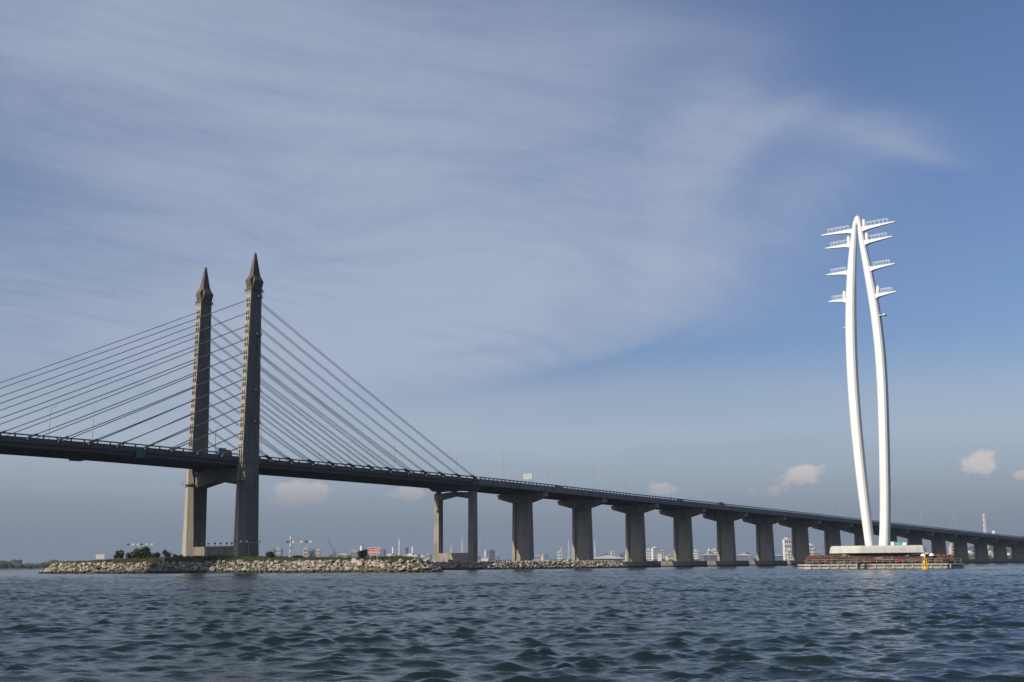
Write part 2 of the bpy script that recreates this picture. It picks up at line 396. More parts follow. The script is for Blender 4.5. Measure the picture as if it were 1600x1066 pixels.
    for zz in (27.9,):
        w.box(-4.1, -2.9, cy_ - 2.9, cy_ + 2.9, zz, zz + 0.15)
        for yy in np.linspace(-2.8, 2.8, 5):
            w.bar((-4.05, cy_ + yy, zz), (-4.05, cy_ + yy, zz + 1.1), 0.07)
        w.bar((-4.05, cy_ - 2.8, zz + 1.1), (-4.05, cy_ + 2.8, zz + 1.1), 0.07)
    w.build('walkway', M['rail'], o)
    return o
pylon_leg(-1, 'near'); pylon_leg(1, 'far')
cb = MB()                                                             # cross beam under the deck, soffit rising to mid span
cb.loft([[(-2.1, y, zb), (2.1, y, zb), (2.1, y, 32.0), (-2.1, y, 32.0)] for y, zb in ((-12.2, 26.7), (-0.0, 28.5), (12.2, 26.7))])
cb.build('cross_beam', M['tower'], bridge)
pl = MB()                                                             # pointed pile cap wall round the pylon's foot
pl.loft([[(-4.6, 0.8, z), (-2.3, -11.4, z), (2.3, -11.4, z), (4.6, 0.8, z), (2.3, 11.4, z), (-2.3, 11.4, z)] for z in (0.5, 8.0)])
plo = pl.build('plinth', M['cap'], bridge)

# deck pieces ------------------------------------------------------------
def strip(m, t0, t1, step, l0, l1, up0, up1, mi=0):                   # a beam along the deck: l0..l1 across, zr+up0..zr+up1 high
    n = max(1, int(round((t1 - t0) / step))); ts = np.linspace(t0, t1, n + 1)
    m.loft([[(t, l0, zr(t) + up0), (t, l1, zr(t) + up0), (t, l1, zr(t) + up1), (t, l0, zr(t) + up1)] for t in ts], True, mi)
def parapet(parent, t0, t1, l, pitch, post, name='parapet'):
    m = MB(); strip(m, t0, t1, 6, l - 0.17, l + 0.17, -0.36, 0.0)
    n = max(1, int(round((t1 - t0) / pitch)))
    for i in range(n):
        t = t0 + (t1 - t0) * (i + 0.5) / n; z = zr(t)
        m.box(t - post / 2, t + post / 2, l - 0.09, l + 0.09, z - 0.95, z - 0.3)
    tag(m.build(name, M['rail'], parent), kind='stuff')
T0, T1 = -228.0, 106.9
dk = MB(); strip(dk, T0, T1, 7, -12.1, 12.1, -1.55, -1.08)
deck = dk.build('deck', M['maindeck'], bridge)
m = MB(); strip(m, T0, T1, 7, -11.6, 11.6, -1.078, -1.06); m.build('carriageway', M['asphalt'], deck)
for sg in (-1, 1):
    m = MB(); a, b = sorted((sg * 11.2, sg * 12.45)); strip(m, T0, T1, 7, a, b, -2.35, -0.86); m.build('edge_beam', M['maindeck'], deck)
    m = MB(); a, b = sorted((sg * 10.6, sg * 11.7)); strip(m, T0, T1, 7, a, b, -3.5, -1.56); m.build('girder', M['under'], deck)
    parapet(deck, T0, T1, sg * 12.25, 4.0, 0.45)
for l in (-4.0, 4.0):
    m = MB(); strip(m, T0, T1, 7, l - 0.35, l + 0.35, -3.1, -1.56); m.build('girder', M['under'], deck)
fb = MB()
for t in np.arange(T0 + 2, T1 - 1, 4.35):
    z = zr(t); fb.box(t - 0.25, t + 0.25, -10.59, 10.59, z - 3.0, z - 1.57)
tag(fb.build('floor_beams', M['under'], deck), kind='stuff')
m = MB(); strip(m, T0, T1, 7, -0.35, 0.35, -1.055, -0.3); m.build('median_barrier', M['deck'], deck)

# stay cables in pairs, two planes, fan to both sides
for side in (-1, 1):
    for sg in (-1, 1):
        blk = MB()
        for k in range(12):
            td = side * (9.0 + 8.72 * k) if side > 0 else -(9.2 + 8.85 * k)
            za = ANCH_Z[k]; zd = zr(td) - 0.9
            for yo in (-0.52, 0.52):
                y0, y1 = sg * WL + yo, sg * 13.1 + yo * 0.85
                p, q = Vector((side * (leg_b(za) / 2 + 0.2), y0, za - 0.1)), Vector((td, y1, zd))
                n = 5; pts = [p.lerp(q, i / n) - Vector((0, 0, 0.9 * (p - q).length / 110 * 4 * (i / n) * (1 - i / n) * 0.5)) for i in range(n + 1)]
                c = MB(); c.tube(pts, 0.088, 6); c.build('stay_cable', M['cable'], bridge)
                g = (p - q).normalized(); blk.tube([q, q + g * 2.6], [0.27, 0.2], 6)
            blk.box(td - 0.45, td + 0.45, min(sg * 12.4, sg * 13.75), max(sg * 12.4, sg * 13.75), zd - 0.75, zd - 0.1)
        tag(blk.build('anchor_blocks', M['under'], deck), kind='stuff')

# portal pier at the end of the side span, with the hung end beam above it
pp = empty('portal_pier', (107.5, 0, 0)); pp.parent = bridge
for sg in (-1, 1):
    m = MB(); m.loft([rect(0, sg * 9.15, 2.75, 2.5, 1.0), rect(0, sg * 9.15, 2.55, 2.3, 29.2)]); m.build('column', M['pier'], pp)
m = MB(); m.loft([[(-1.05, y, zb), (1.05, y, zb), (1.05, y, zt), (-1.05, y, zt)] for y, zb, zt in ((-7.87, 26.6, 29.0), (0, 27.75, 29.5), (7.87, 26.6, 29.0))]); m.build('cross_beam', M['pier'], pp)
m = MB(); m.box(-1.2, 1.2, -7.77, 7.77, 1.0, 6.2); m.build('base_wall', M['pier'], pp)
for y in (-9.1, 0.6, 9.1):
    m = MB(); m.box(-0.8, 0.8, y - 0.7, y + 0.7, 29.1, 30.0); m.build('bearing', M['dark'], pp)
m = MB(); za = zr(107.5) - 3.0
m.loft([[(x, -12.4, za), (x, -9.6, 29.9), (x, 9.6, 29.9), (x, 12.4, za), (x, 12.4, za + 1.9), (x, -12.4, za + 1.9)] for x in (-3.0, 2.6)]); m.build('end_beam', M['deck'], pp)

# approach viaduct ---------------------------------------------------------
viaduct = empty('approach_viaduct', tuple(O), ROT, 'long grey concrete viaduct on a row of hammerhead piers receding right', 'bridge')
SP = 39.75; ND = 24
def hammerhead(k):
    t = 107.5 + SP * k; zt = zr(t) - 3.45; base = 2.7 if k > 2 else 1.0
    p = empty('pier', (t, 0, 0)); p.parent = viaduct
    near = k <= 16
    m = MB(); zc = zt - 3.7
    def col_ring(z, g): return [(x, y, z) for x, y in (
        (-1.15 - g, -4.45 - g), (1.15 + g, -4.45 - g), (1.15 + g, -3.1), (0.45 + g, -3.1), (0.45 + g, 3.1), (1.15 + g, 3.1),
        (1.15 + g, 4.45 + g), (-1.15 - g, 4.45 + g), (-1.15 - g, 3.1), (-0.45 - g, 3.1), (-0.45 - g, -3.1), (-1.15 - g, -3.1))]
    h = zc - base
    m.loft([col_ring(base, 0.30), col_ring(zc, 0.0)]); m.build('shaft', M['pier'], p)
    m = MB()
    m.loft([[(x, -12.6, zt), (x, -12.6, zt - 1.7), (x, -4.75, zc), (x, 4.75, zc), (x, 12.6, zt - 1.7), (x, 12.6, zt)] for x in (-1.45, 1.45)]); m.build('crosshead', M['pier'], p)
    for y in (-11.0, -5.5, 0, 5.5, 11.0):
        for x in (-0.75, 0.75):
            b = MB(); b.box(x - 0.3, x + 0.3, y - 0.4, y + 0.4, zt, zt + 0.2)
            if near and x < 0: b.build('bearing', M['dark'], p)
    if k >= 3:
        m = MB(); m.loft([rect(0, 0, 17, 15, -1.5), rect(0, 0, 17, 15, base - 0.12), rect(0, 0, 16.7, 14.7, base)]); m.build('pile_cap', M['cap'], p)
        if k <= 12:
            f = MB(); f.box(-7.2, -6.6, -7.2, -6.8, base, base + 0.75); f.build('bollard', M['galv'], p)
            f = MB(); f.tube([(-7.0, 6.0, base), (-7.0, 6.0, base + 1.9)], 0.06, 5); f.build('lamp_pole', M['galv'], p)
            f = MB(); f.box(-7.15, -6.85, 5.75, 6.25, base + 1.9, base + 2.3); f.build('lamp_head', M['galv'], p)
    if k <= 10:
        for yy in (() if k != 2 else (1.2, -1.0)):
            f = MB(); f.tube([(-1.62, yy, zc + 2.2), (-1.62, yy, zc - (1.5 if yy > -3 else h * 0.85))], 0.12, 6); f.build('drain_pipe', M['under'], p)
        f = MB(); f.box(-0.4, 0.4, -4.95, -4.5, base + 2.2, base + 3.2); f.build('lamp_box', M['galv'], p)
for k in range(1, ND): hammerhead(k)
for k in range(ND):
    t0, t1 = 107.5 + SP * k + (0.03 if k else -0.5), 107.5 + SP * (k + 1) - 0.03
    d = MB(); strip(d, t0, t1, 10, -12.44, 12.44, -1.5, -1.08); sp = d.build('deck_span', M['deck'], viaduct)
    m = MB(); strip(m, t0, t1, 10, -12.2, 12.2, -1.078, -1.06); m.build('carriageway', M['asphalt'], sp)
    for sg in (-1, 1):
        m = MB(); a, b = sorted((sg * 12.45, sg * 12.9)); strip(m, t0, t1, 10, a, b, -3.15, -0.84); m.build('edge_beam', M['deck'], sp)
        parapet(sp, t0, t1, sg * 12.7, 2.42 if k < 14 else 4.84, 0.55)
    for l in (-11.0, -5.5, 0, 5.5, 11.0):
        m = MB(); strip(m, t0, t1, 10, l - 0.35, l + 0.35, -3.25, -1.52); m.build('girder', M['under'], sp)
    m = MB(); strip(m, t0, t1, 10, -0.35, 0.35, -1.055, -0.72); m.build('median_barrier', M['deck'], sp)

# ------------------------------------------------------------------ rocky islands
def rock_material(name, per_object):
    m, nt, b = new_mat(name)
    geo = nt.nodes.new('ShaderNodeNewGeometry'); sp = nt.nodes.new('ShaderNodeSeparateXYZ'); nt.links.new(geo.outputs['Position'], sp.inputs[0])
    z = X(sp.outputs[2]); pos = geo.outputs['Position']
    if per_object:
        oi = nt.nodes.new('ShaderNodeObjectInfo'); rnd = X(oi.outputs['Random'])
    else:
        rnd = X(geo.outputs['Random Per Island'])
    tint = xmix(smooth(rnd, 0.0, 0.45), (0.20, 0.175, 0.14), (0.40, 0.345, 0.265))
    tint = xmix(smooth(rnd, 0.55, 0.78), tint, (0.37, 0.285, 0.215))
    tint = xmix(smooth(rnd, 0.82, 1.0), tint, (0.50, 0.455, 0.375))
    gr = xnoise(pos, 2.2, 5, 0.65)
    c = xmix(smooth(gr, 0.38, 0.75) * 0.55, tint, (0.19, 0.165, 0.13))
    wob = xnoise(pos, 0.5, 2) * 0.5
    wet = smooth(z + wob * -1.0, 0.72, 0.22)                       # algae and wet stone at the tide line
    c = xmix(wet, c, (0.022, 0.026, 0.016))
    nt.links.new(c, b.inputs['Base Color']); b.inputs['Roughness'].default_value = 0.85
    bump(nt, b, gr, 0.5, 0.15)
    return m
M['rock'] = rock_material('boulder_stone', True); M['rocks'] = rock_material('boulder_stone_mass', False)
def soil_material():
    m, nt, b = new_mat('island_soil'); co, _ = obj_co(nt)
    a = xnoise(co, 0.12, 4); g = xnoise(co, 1.5, 5)
    c = xmix(smooth(a, 0.38, 0.62), (0.035, 0.05, 0.018), (0.10, 0.088, 0.04)); c = xmix(smooth(g, 0.4, 0.7) * 0.5, c, (0.028, 0.034, 0.015))
    nt.links.new(c, b.inputs['Base Color']); b.inputs['Roughness'].default_value = 0.95; bump(nt, b, g, 0.5, 0.2)
    return m
M['soil'] = soil_material()
def leaf_material(name, c1, c2):
    m, nt, b = new_mat(name); geo = nt.nodes.new('ShaderNodeNewGeometry')
    r = X(geo.outputs['Random Per Island'])
    nt.links.new(xmix(r, c1, c2), b.inputs['Base Color']); b.inputs['Roughness'].default_value = 0.7
    b.inputs['Specular IOR Level'].default_value = 0.25
    return m
M['grass'] = leaf_material('grass_blades', (0.035, 0.055, 0.014), (0.13, 0.125, 0.045))
M['leaf'] = leaf_material('shrub_leaves', (0.018, 0.034, 0.010), (0.055, 0.075, 0.022))
M['leaf_d'] = leaf_material('dark_shrub_leaves', (0.010, 0.018, 0.010), (0.028, 0.040, 0.018))
M['bark'] = plain('bark', (0.09, 0.07, 0.05), 0.9)

def sdf(P, poly):
    P = np.asarray(P, float); d = np.full(len(P), 1e9); inside = np.zeros(len(P), bool); n = len(poly)
    for i in range(n):
        a, b = np.array(poly[i]), np.array(poly[(i + 1) % n]); ab = b - a
        h = np.clip(((P - a) @ ab) / (ab @ ab), 0, 1); d = np.minimum(d, np.hypot(*(P - a - h[:, None] * ab).T))
        c = (a[1] > P[:, 1]) != (b[1] > P[:, 1])
        with np.errstate(divide='ignore', invalid='ignore'):
            inside ^= c & (P[:, 0] < (b[0] - a[0]) * (P[:, 1] - a[1]) / (b[1] - a[1]) + a[0])
    return np.where(inside, d, -d)
def round_poly(poly, it=2):
    for _ in range(it):
        q = []
        for i in range(len(poly)):
            a, b = np.array(poly[i], float), np.array(poly[(i + 1) % len(poly)], float); q += [tuple(a * .75 + b * .25), tuple(a * .25 + b * .75)]
        poly = q
    return poly
def hull_rock(seed, sx=1, sy=1, sz=1):
    rr = np.random.default_rng(seed); bm = bmesh.new(); g = rr.normal(size=(13, 3)); g /= np.linalg.norm(g, axis=1)[:, None]
    g = g * rr.uniform(0.78, 1.08, (13, 1)) * np.array([sx, sy, sz])
    for p in g: bm.verts.new(p)
    r_ = bmesh.ops.convex_hull(bm, input=bm.verts)
    bmesh.ops.delete(bm, geom=[v for v in r_['geom_interior'] if isinstance(v, bmesh.types.BMVert)], context='VERTS')
    me = bpy.data.meshes.new('boulder'); bm.to_mesh(me); bm.free(); return me
ROCKS = [hull_rock(100 + i, 1.0 + 0.35 * (i % 3) / 2, 0.9, 0.72 + 0.1 * (i % 2)) for i in range(14)]
for me in ROCKS: me.materials.append(M['rock'])
RVF = []
for me in ROCKS:
    V = np.zeros(len(me.vertices) * 3, np.float32); me.vertices.foreach_get('co', V); RVF.append((V.reshape(-1, 3), [tuple(p.vertices) for p in me.polygons]))

def island(name, poly, crest, hump, front, nbig, seed, slope=0.72):
    poly = round_poly(poly); P = np.array(poly); x0, y0 = P.min(0) - 6; x1, y1 = P.max(0) + 6; st = 1.0
    gx, gy = np.arange(x0, x1, st), np.arange(y0, y1, st); GX, GY = np.meshgrid(gx, gy); Q = np.stack([GX.ravel(), GY.ravel()], 1)
    def height(Q):
        d = sdf(Q, poly)
        z = np.clip(d * slope - 0.35, -2.5, crest) + hump(Q[:, 0], Q[:, 1]) * np.clip((d - 4) / 6, 0, 1)
        return z + 0.14 * np.sin(Q[:, 0] * 0.9) * np.sin(Q[:, 1] * 1.1 + 1) + 0.1 * np.sin(Q[:, 0] * 2.3 + Q[:, 1] * 1.7), d
    Z, dd = height(Q); ny, nx = GX.shape
    i = np.arange(ny - 1)[:, None] * nx; j = np.arange(nx - 1)[None]
    F = np.stack([i + j, i + j + 1, i + nx + j + 1, i + nx + j], -1).reshape(-1, 4); keep = (dd[F] > -4).any(1); F = F[keep]
    isl = link(name, fast_mesh(name, np.column_stack([Q, Z - 0.15]), F, M['soil']), None); tag(isl, kind='structure')
    isl.data.polygons.foreach_set('use_smooth', np.ones(len(F), bool))
    rr = np.random.default_rng(seed)
    # armour stone laid on the slope, dart throwing with size
    cand = np.stack([rr.uniform(x0, x1, 60000), rr.uniform(y0, y1, 60000)], 1); d = sdf(cand, poly)
    ok = (d > -0.6) & (d < 4.9); cand, d = cand[ok], d[ok]
    cell = {}; pts = []
    for p, dq in zip(cand, d):
        vis = front(p)
        s = (rr.uniform(0.45, 0.88) if rr.random() < 0.85 else rr.uniform(0.85, 1.3)) * (1.0 if vis else 1.5)
        key = (int(p[0] // 2), int(p[1] // 2)); bad = False
        for a in (-1, 0, 1):
            for b in (-1, 0, 1):
                for (q, sq) in cell.get((key[0] + a, key[1] + b), ()):
                    if (p[0] - q[0]) ** 2 + (p[1] - q[1]) ** 2 < (0.62 * (s + sq)) ** 2: bad = True
        if bad: continue
        cell.setdefault(key, []).append((p, s)); pts.append((p, s, vis))
    zq, _ = height(np.array([p for p, _, _ in pts]))
    items = [(p, s, vis, z) for (p, s, vis), z in zip(pts, zq)]
    items.sort(key=lambda e: (not e[2], -e[1] * (600 - e[0][1])))
    big, rest = items[:nbig], items[nbig:]
    for (p, s, vis, z) in big:
        o = link('boulder', ROCKS[rr.integers(14)], None, isl)
        o.location = (p[0], p[1], z + 0.10 * s); o.rotation_euler = (rr.uniform(-.5, .5), rr.uniform(-.5, .5), rr.uniform(0, 6.28)); o.scale = (s, s, s * rr.uniform(0.75, 1.0))
    m = MB()
    for (p, s, vis, z) in rest:
        V, Fq = RVF[rr.integers(14)]; a = rr.uniform(0, 6.28); ca, sa = math.cos(a), math.sin(a)
        W = np.column_stack([V[:, 0] * ca - V[:, 1] * sa, V[:, 0] * sa + V[:, 1] * ca, V[:, 2]]) * s + np.array([p[0], p[1], z + 0.1 * s])
        m.add(W, Fq)
    # small stones wedged in the gaps
    for _ in range(int(len(items) * 1.6)):
        p = items[rr.integers(len(items))][0] + rr.normal(0, 0.8, 2); dq = sdf(p[None], poly)[0]
        if dq < -0.5 or dq > 6.2: continue
        z = height(p[None])[0][0]; V, Fq = RVF[rr.integers(14)]; m.add(V * rr.uniform(0.2, 0.5) + np.array([p[0], p[1], z + 0.1]), Fq)
    tag(m.build('loose_stones', M['rocks'], isl), kind='stuff')
    return isl, poly, height
TW = O[:2]
def hump1(x, y):
    d = np.hypot(x - TW[0], (y - TW[1] + 6)); return 0.75 + 1.1 * np.exp(-(d / 30.0) ** 2)
isl1, poly1, h1 = island('tower_island', [(-158, 386), (-128, 363), (-101, 350), (-75, 331), (-46, 305), (-30, 292), (-19, 292), (-17, 305), (-26, 335), (-48, 380), (-66, 404), (-108, 426), (-146, 410)],
                         2.75, hump1, lambda p: (p[1] < 394 - (p[0] + 160) * 0.0) and (p[1] < 384 - (p[0] + 153) * 0.72 + 9) or (p[0] > -30 and p[1] < 325), 300, 3)
isl2, poly2, h2 = island('pier_island', [(-46, 455), (-37, 436), (-25.5, 425), (-14, 427), (0, 435), (12.2, 448), (25.2, 462), (42, 483), (49, 497), (48, 516), (36, 531), (10, 513), (-20, 487)],
                         2.55, lambda x, y: 0 * x, lambda p: p[1] < 443 + max(0, p[0]) * 1.12 + 2, 220, 4)

# grass on the big island
def grass():
    rr = np.random.default_rng(8); x = rr.uniform(-150, -15, 34000); y = rr.uniform(290, 425, 34000); Q = np.stack([x, y], 1)
    d = sdf(Q, poly1); ok = (d > 4.7) & (d < 30) & (rr.random(len(Q)) < np.where(d < 12, 1.0, 0.35)); Q, d = Q[ok], d[ok]
    ok = np.array([abs((q - TW) @ D[:2]) > 2.4 or abs((q - TW) @ N[:2]) > 17 for q in Q]); Q = Q[ok]
    z, _ = h1(Q); V, F = [], []
    for (px, py), pz in zip(Q, z):
        clump = 0.5 + 0.5 * math.sin(px * 0.21 + 2) * math.sin(py * 0.17 + px * 0.05); hgt = 0.25 + 0.55 * clump
        for _ in range(4):
            a = rr.uniform(0, 6.28); r_ = rr.uniform(0, 0.35); bx_, by_ = px + r_ * math.cos(a), py + r_ * math.sin(a)
            hh = hgt * rr.uniform(0.6, 1.35); w = 0.12; la = rr.uniform(0, 6.28); ln = rr.uniform(0.1, 0.4) * hh; b = len(V)
            V += [(bx_ - w, by_, pz - 0.2), (bx_ + w, by_ + 0.05, pz - 0.2), (bx_ + ln * math.cos(la), by_ + ln * math.sin(la), pz + hh)]; F.append((b, b + 1, b + 2))
    tag(link('grass', fast_mesh('grass', V, F, M['grass']), None), 'green and straw grass along the crest of the rocky island', 'grass', None, 'stuff')
grass()

def shrub(name, base, rx, hz, n, mat, label, cat='shrub', group=None, leaf=0.34, seed=0, lean=0.0, stems=5):
    rr = np.random.default_rng(seed); t = empty(name, tuple(base), rr.uniform(0, 6), label, cat, group)
    lobes = [(rr.uniform(-0.65, 0.65) * rx, rr.uniform(-0.65, 0.65) * rx, hz * rr.uniform(0.35, 0.78), rr.uniform(0.28, 0.5) * min(rx, hz)) for _ in range(9)]
    st = MB()
    for i in range(stems):
        l = lobes[i % 9]; st.tube([(l[0] * 0.1, l[1] * 0.1, -0.3), (l[0] * 0.5, l[1] * 0.5, l[2] * 0.55), (l[0], l[1], l[2])], [0.10, 0.06, 0.03], 5)
    st.build('stem', M['bark'], t)
    V, F = [], []
    for i in range(n):
        l = lobes[rr.integers(9)]; g = rr.normal(size=3); g /= np.linalg.norm(g); g *= l[3] * rr.uniform(0.45, 1.15)
        c = np.array([l[0] + g[0], l[1] + g[1], max(0.1, l[2] + g[2])]); u = rr.normal(size=3); u /= np.linalg.norm(u); v = np.cross(u, rr.normal(size=3)); v /= np.linalg.norm(v)
        L = leaf * rr.uniform(0.6, 1.3); b = len(V); V += [c - u * L, c + v * L * 0.42, c + u * L, c - v * L * 0.42]; F.append((b, b + 1, b + 2, b + 3))
    link('foliage', fast_mesh('foliage', np.array(V), F, mat), None, t)
    return t
def ground1(u, v, Y):                                     # island ground under a picture column at a given distance
    p = at(u, v, Y); z = h1(p[None, :2])[0][0] - 0.1; return (p[0], p[1], z)
def ground2(u, v, Y): p = at(u, v, Y); return (p[0], p[1], h2(p[None, :2])[0][0] - 0.1)
shrub('shrub', ground1(186, 880, 376), 1.7, 3.2, 900, M['leaf'], 'small round green shrub left of the big bush on the island', seed=1)
shrub('shrub', ground1(222, 880, 374), 3.6, 3.8, 2600, M['leaf'], 'broad dense green bush under the row of floodlights', seed=2)
shrub('shrub', ground1(207, 880, 377), 2.6, 2.8, 1500, M['leaf'], 'low green bush at the left foot of the broad bush', seed=3)
shrub('shrub', ground1(239, 880, 372), 2.2, 2.0, 1100, M['leaf'], 'low green bush at the right foot of the broad bush', seed=33)
shrub('shrub', ground1(258, 880, 378), 1.9, 2.9, 520, M['leaf_d'], 'thin airy shrub left of the far pylon leg', seed=4, leaf=0.26)
shrub('shrub', ground1(278, 880, 368), 2.2, 1.2, 700, M['leaf'], 'low green scrub in front of the far pylon leg', seed=5)
shrub('shrub', ground1(156, 882, 366), 0.9, 0.7, 300, M['leaf_d'], 'tiny dark shrub below the framed notice board', seed=6)
shrub('shrub', ground1(423, 880, 350), 1.3, 2.2, 620, M['leaf_d'], 'spiky dark shrub right of the near pylon leg', seed=7, leaf=0.45)
shrub('shrub', ground1(566, 880, 312), 1.6, 2.7, 950, M['leaf_d'], 'dark bushy shrub just left of the red sign board', seed=9, leaf=0.4)
shrub('shrub', ground1(462, 880, 345), 2.6, 0.9, 700, M['leaf'], 'low scrub at the foot of the middle floodlight row', seed=10)
shrub('shrub', ground1(330, 880, 352), 3.0, 0.8, 700, M['leaf'], 'low scrub in front of the pylon plinth', seed=12)
shrub('shrub', ground2(704, 878, 446), 0.9, 1.5, 260, M['leaf_d'], 'little dark shrub at the foot of the portal pier', seed=13)

# ------------------------------------------------------------------ white twin-leg tower on its pad
M['wsteel'] = concrete('white_tower_steel', (0.69, 0.70, 0.695), (0.56, 0.55, 0.52), streaks=0.35, joint=0, rough=0.45, grime=0.2)
M['signback'] = plain('sign_back_sheet', (0.40, 0.42, 0.41), 0.6)
M['padconc'] = concrete('pad_concrete', (0.52, 0.52, 0.46), (0.36, 0.35, 0.30), joint=0, streaks=0.55)
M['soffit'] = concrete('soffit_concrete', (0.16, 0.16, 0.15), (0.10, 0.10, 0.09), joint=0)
def rust_material():
    m, nt, b = new_mat('rusty_steel'); geo = nt.nodes.new('ShaderNodeNewGeometry'); r = X(geo.outputs['Random Per Island']); co, _ = obj_co(nt)
    n = xnoise(co, 1.2, 5, 0.65)
    c = xmix(r, (0.055, 0.028, 0.016), (0.17, 0.085, 0.045)); c = xmix(smooth(r, 0.86, 1.0) * 0.7, c, (0.34, 0.29, 0.22)); c = xmix(smooth(n, 0.5, 0.75) * 0.6, c, (0.05, 0.03, 0.022))
    nt.links.new(c, b.inputs['Base Color']); b.inputs['Roughness'].default_value = 0.85; return m
M['rust'] = rust_material()
def hull_material():
    m, nt, b = new_mat('stained_white_hull'); co, (x, y, z) = obj_co(nt)
    st = xnoise(xvec(x * 0.9, y * 0.9, z * 0.35), 1.0, 5, 0.65); big = xnoise(co, 0.25, 3)
    c = xmix(smooth(st, 0.45, 0.72) * 0.75, (0.44, 0.42, 0.355), (0.13, 0.085, 0.055)); c = xmix(smooth(big, 0.5, 0.7) * 0.45, c, (0.30, 0.27, 0.21))
    c = xmix(smooth(z + (st - 0.5) * 0.5, 0.22, 0.0), c, (0.03, 0.035, 0.025))
    nt.links.new(c, b.inputs['Base Color']); b.inputs['Roughness'].default_value = 0.7; return m
M['hull'] = hull_material()
M['red'] = plain('red_paint', (0.45, 0.035, 0.03), 0.5); M['orange'] = plain('buoy_orange', (0.75, 0.27, 0.02), 0.5)
M['green'] = plain('green_paint', (0.01, 0.12, 0.07), 0.5); M['teal'] = plain('teal_sheet', (0.06, 0.30, 0.25), 0.5)
M['maroon'] = plain('maroon_panel', (0.14, 0.035, 0.032), 0.7); M['rubber'] = plain('rubber', (0.015, 0.015, 0.016), 0.8); M['yellow'] = plain('buoy_yellow', (0.75, 0.48, 0.05), 0.5)

YAW = R(38.5); TB = at(1370, 853, 285.0); TB[2] = 0
TA = np.array([math.cos(YAW), -math.sin(YAW), 0]); TN = np.array([math.sin(YAW), math.cos(YAW), 0])
def loc(u, v): p = on_plane(u, v, TB, TN); return float((p - TB) @ TA), float(p[2])
wt = empty('white_tower', tuple(TB), -YAW, 'tall white tower of two curved legs joined at the top with eight arms', 'tower')
EDGE = [(346, 1332.5, 1338.2, 1338.8, 1344.0), (375, 1327.6, 1336.0, 1341.0, 1349.0), (400, 1325, 1336.2, 1344.5, 1354.2), (450, 1321.2, 1334, 1353.6, 1366.2), (500, 1320, 1333.8, 1361, 1374),
        (545, 1320.6, 1334.8, 1365.2, 1378.5), (587, 1322.8, 1337, 1368, 1381.4), (658, 1327.6, 1341.6, 1371.6, 1385.2), (730, 1335, 1348.4, 1373.6, 1387.0), (801, 1343.8, 1356.2, 1373.2, 1386.6), (856, 1351.4, 1362, 1372, 1385.4)]
def leg_ring(s0, s1, z, dep):
    c = min(0.38, (s1 - s0) * 0.22)
    return [(s0 + c, 0, z), (s1 - c, 0, z), (s1, c, z), (s1, dep - c, z), (s1 - c, dep, z), (s0 + c, dep, z), (s0, dep - c, z), (s0, c, z)]
OUT = {}
for k, nm in ((1, 'left'), (3, 'right')):
    zs, S0, S1 = [], [], []
    for e in EDGE:
        a, z = loc(e[k], e[0]); b, _ = loc(e[k + 1], e[0]); zs.append(z); S0.append(a); S1.append(b)
    o_ = np.argsort(zs); zs, S0, S1 = np.array(zs)[o_], np.array(S0)[o_], np.array(S1)[o_]
    zz = np.linspace(5.2, zs.max(), 60)
    def cub(z, F):                                                     # smooth curve through the measured stations
        p = np.polyfit(zs, F, 5); return np.polyval(p, z)
    f0, f1 = cub(zz, S0), cub(zz, S1); OUT[nm] = (zz, f0, f1)
    m = MB(); m.loft([leg_ring(a, b, z, 2.3 - 0.9 * max(0, (z - 60) / 27)) for a, b, z in zip(f0, f1, zz)])
    o = m.build('tower_leg', M['wsteel'], wt); tag(o, '%s curved white leg' % nm)
    for q in (11, 22, 33, 44):                                         # plate joints
        jm = MB(); r0 = leg_ring(f0[q] - 0.035, f1[q] + 0.035, zz[q] - 0.06, 2.37 - 0.9 * max(0, (zz[q] - 60) / 27)); r1 = [(x, y, z + 0.12) for x, y, z in r0]
        jm.loft([[(x, y - 0.035, z) for x, y, z in r0], [(x, y - 0.035, z) for x, y, z in r1]]); jm.build('joint_band', M['wsteel'], o)
zt = OUT['left'][0][-1]
m = MB(); c0 = 0.5 * (OUT['left'][1][-1] + OUT['right'][2][-1]); hw = (OUT['right'][2][-1] - OUT['left'][1][-1]) / 2 + 0.12
def oct_(r, ry, z, n=12): return [(c0 + r * math.cos(2 * math.pi * i / n), 0.7 + ry * math.sin(2 * math.pi * i / n), z) for i in range(n)]
m.loft([oct_(hw * 1.0, 0.75, zt - 1.3), oct_(hw * 0.96, 0.75, zt - 0.1), oct_(hw * 0.84, 0.7, zt + 0.5), oct_(hw * 0.55, 0.5, zt + 1.1), oct_(hw * 0.22, 0.22, zt + 1.4)]); m.build('cap_dome', M['wsteel'], wt, True)
m = MB(); m.tube([(c0, 0.7, zt + 1.5), (c0, 0.7, zt + 2.4)], [0.09, 0.05], 6); m.build('lightning_rod', M['galv'], wt)
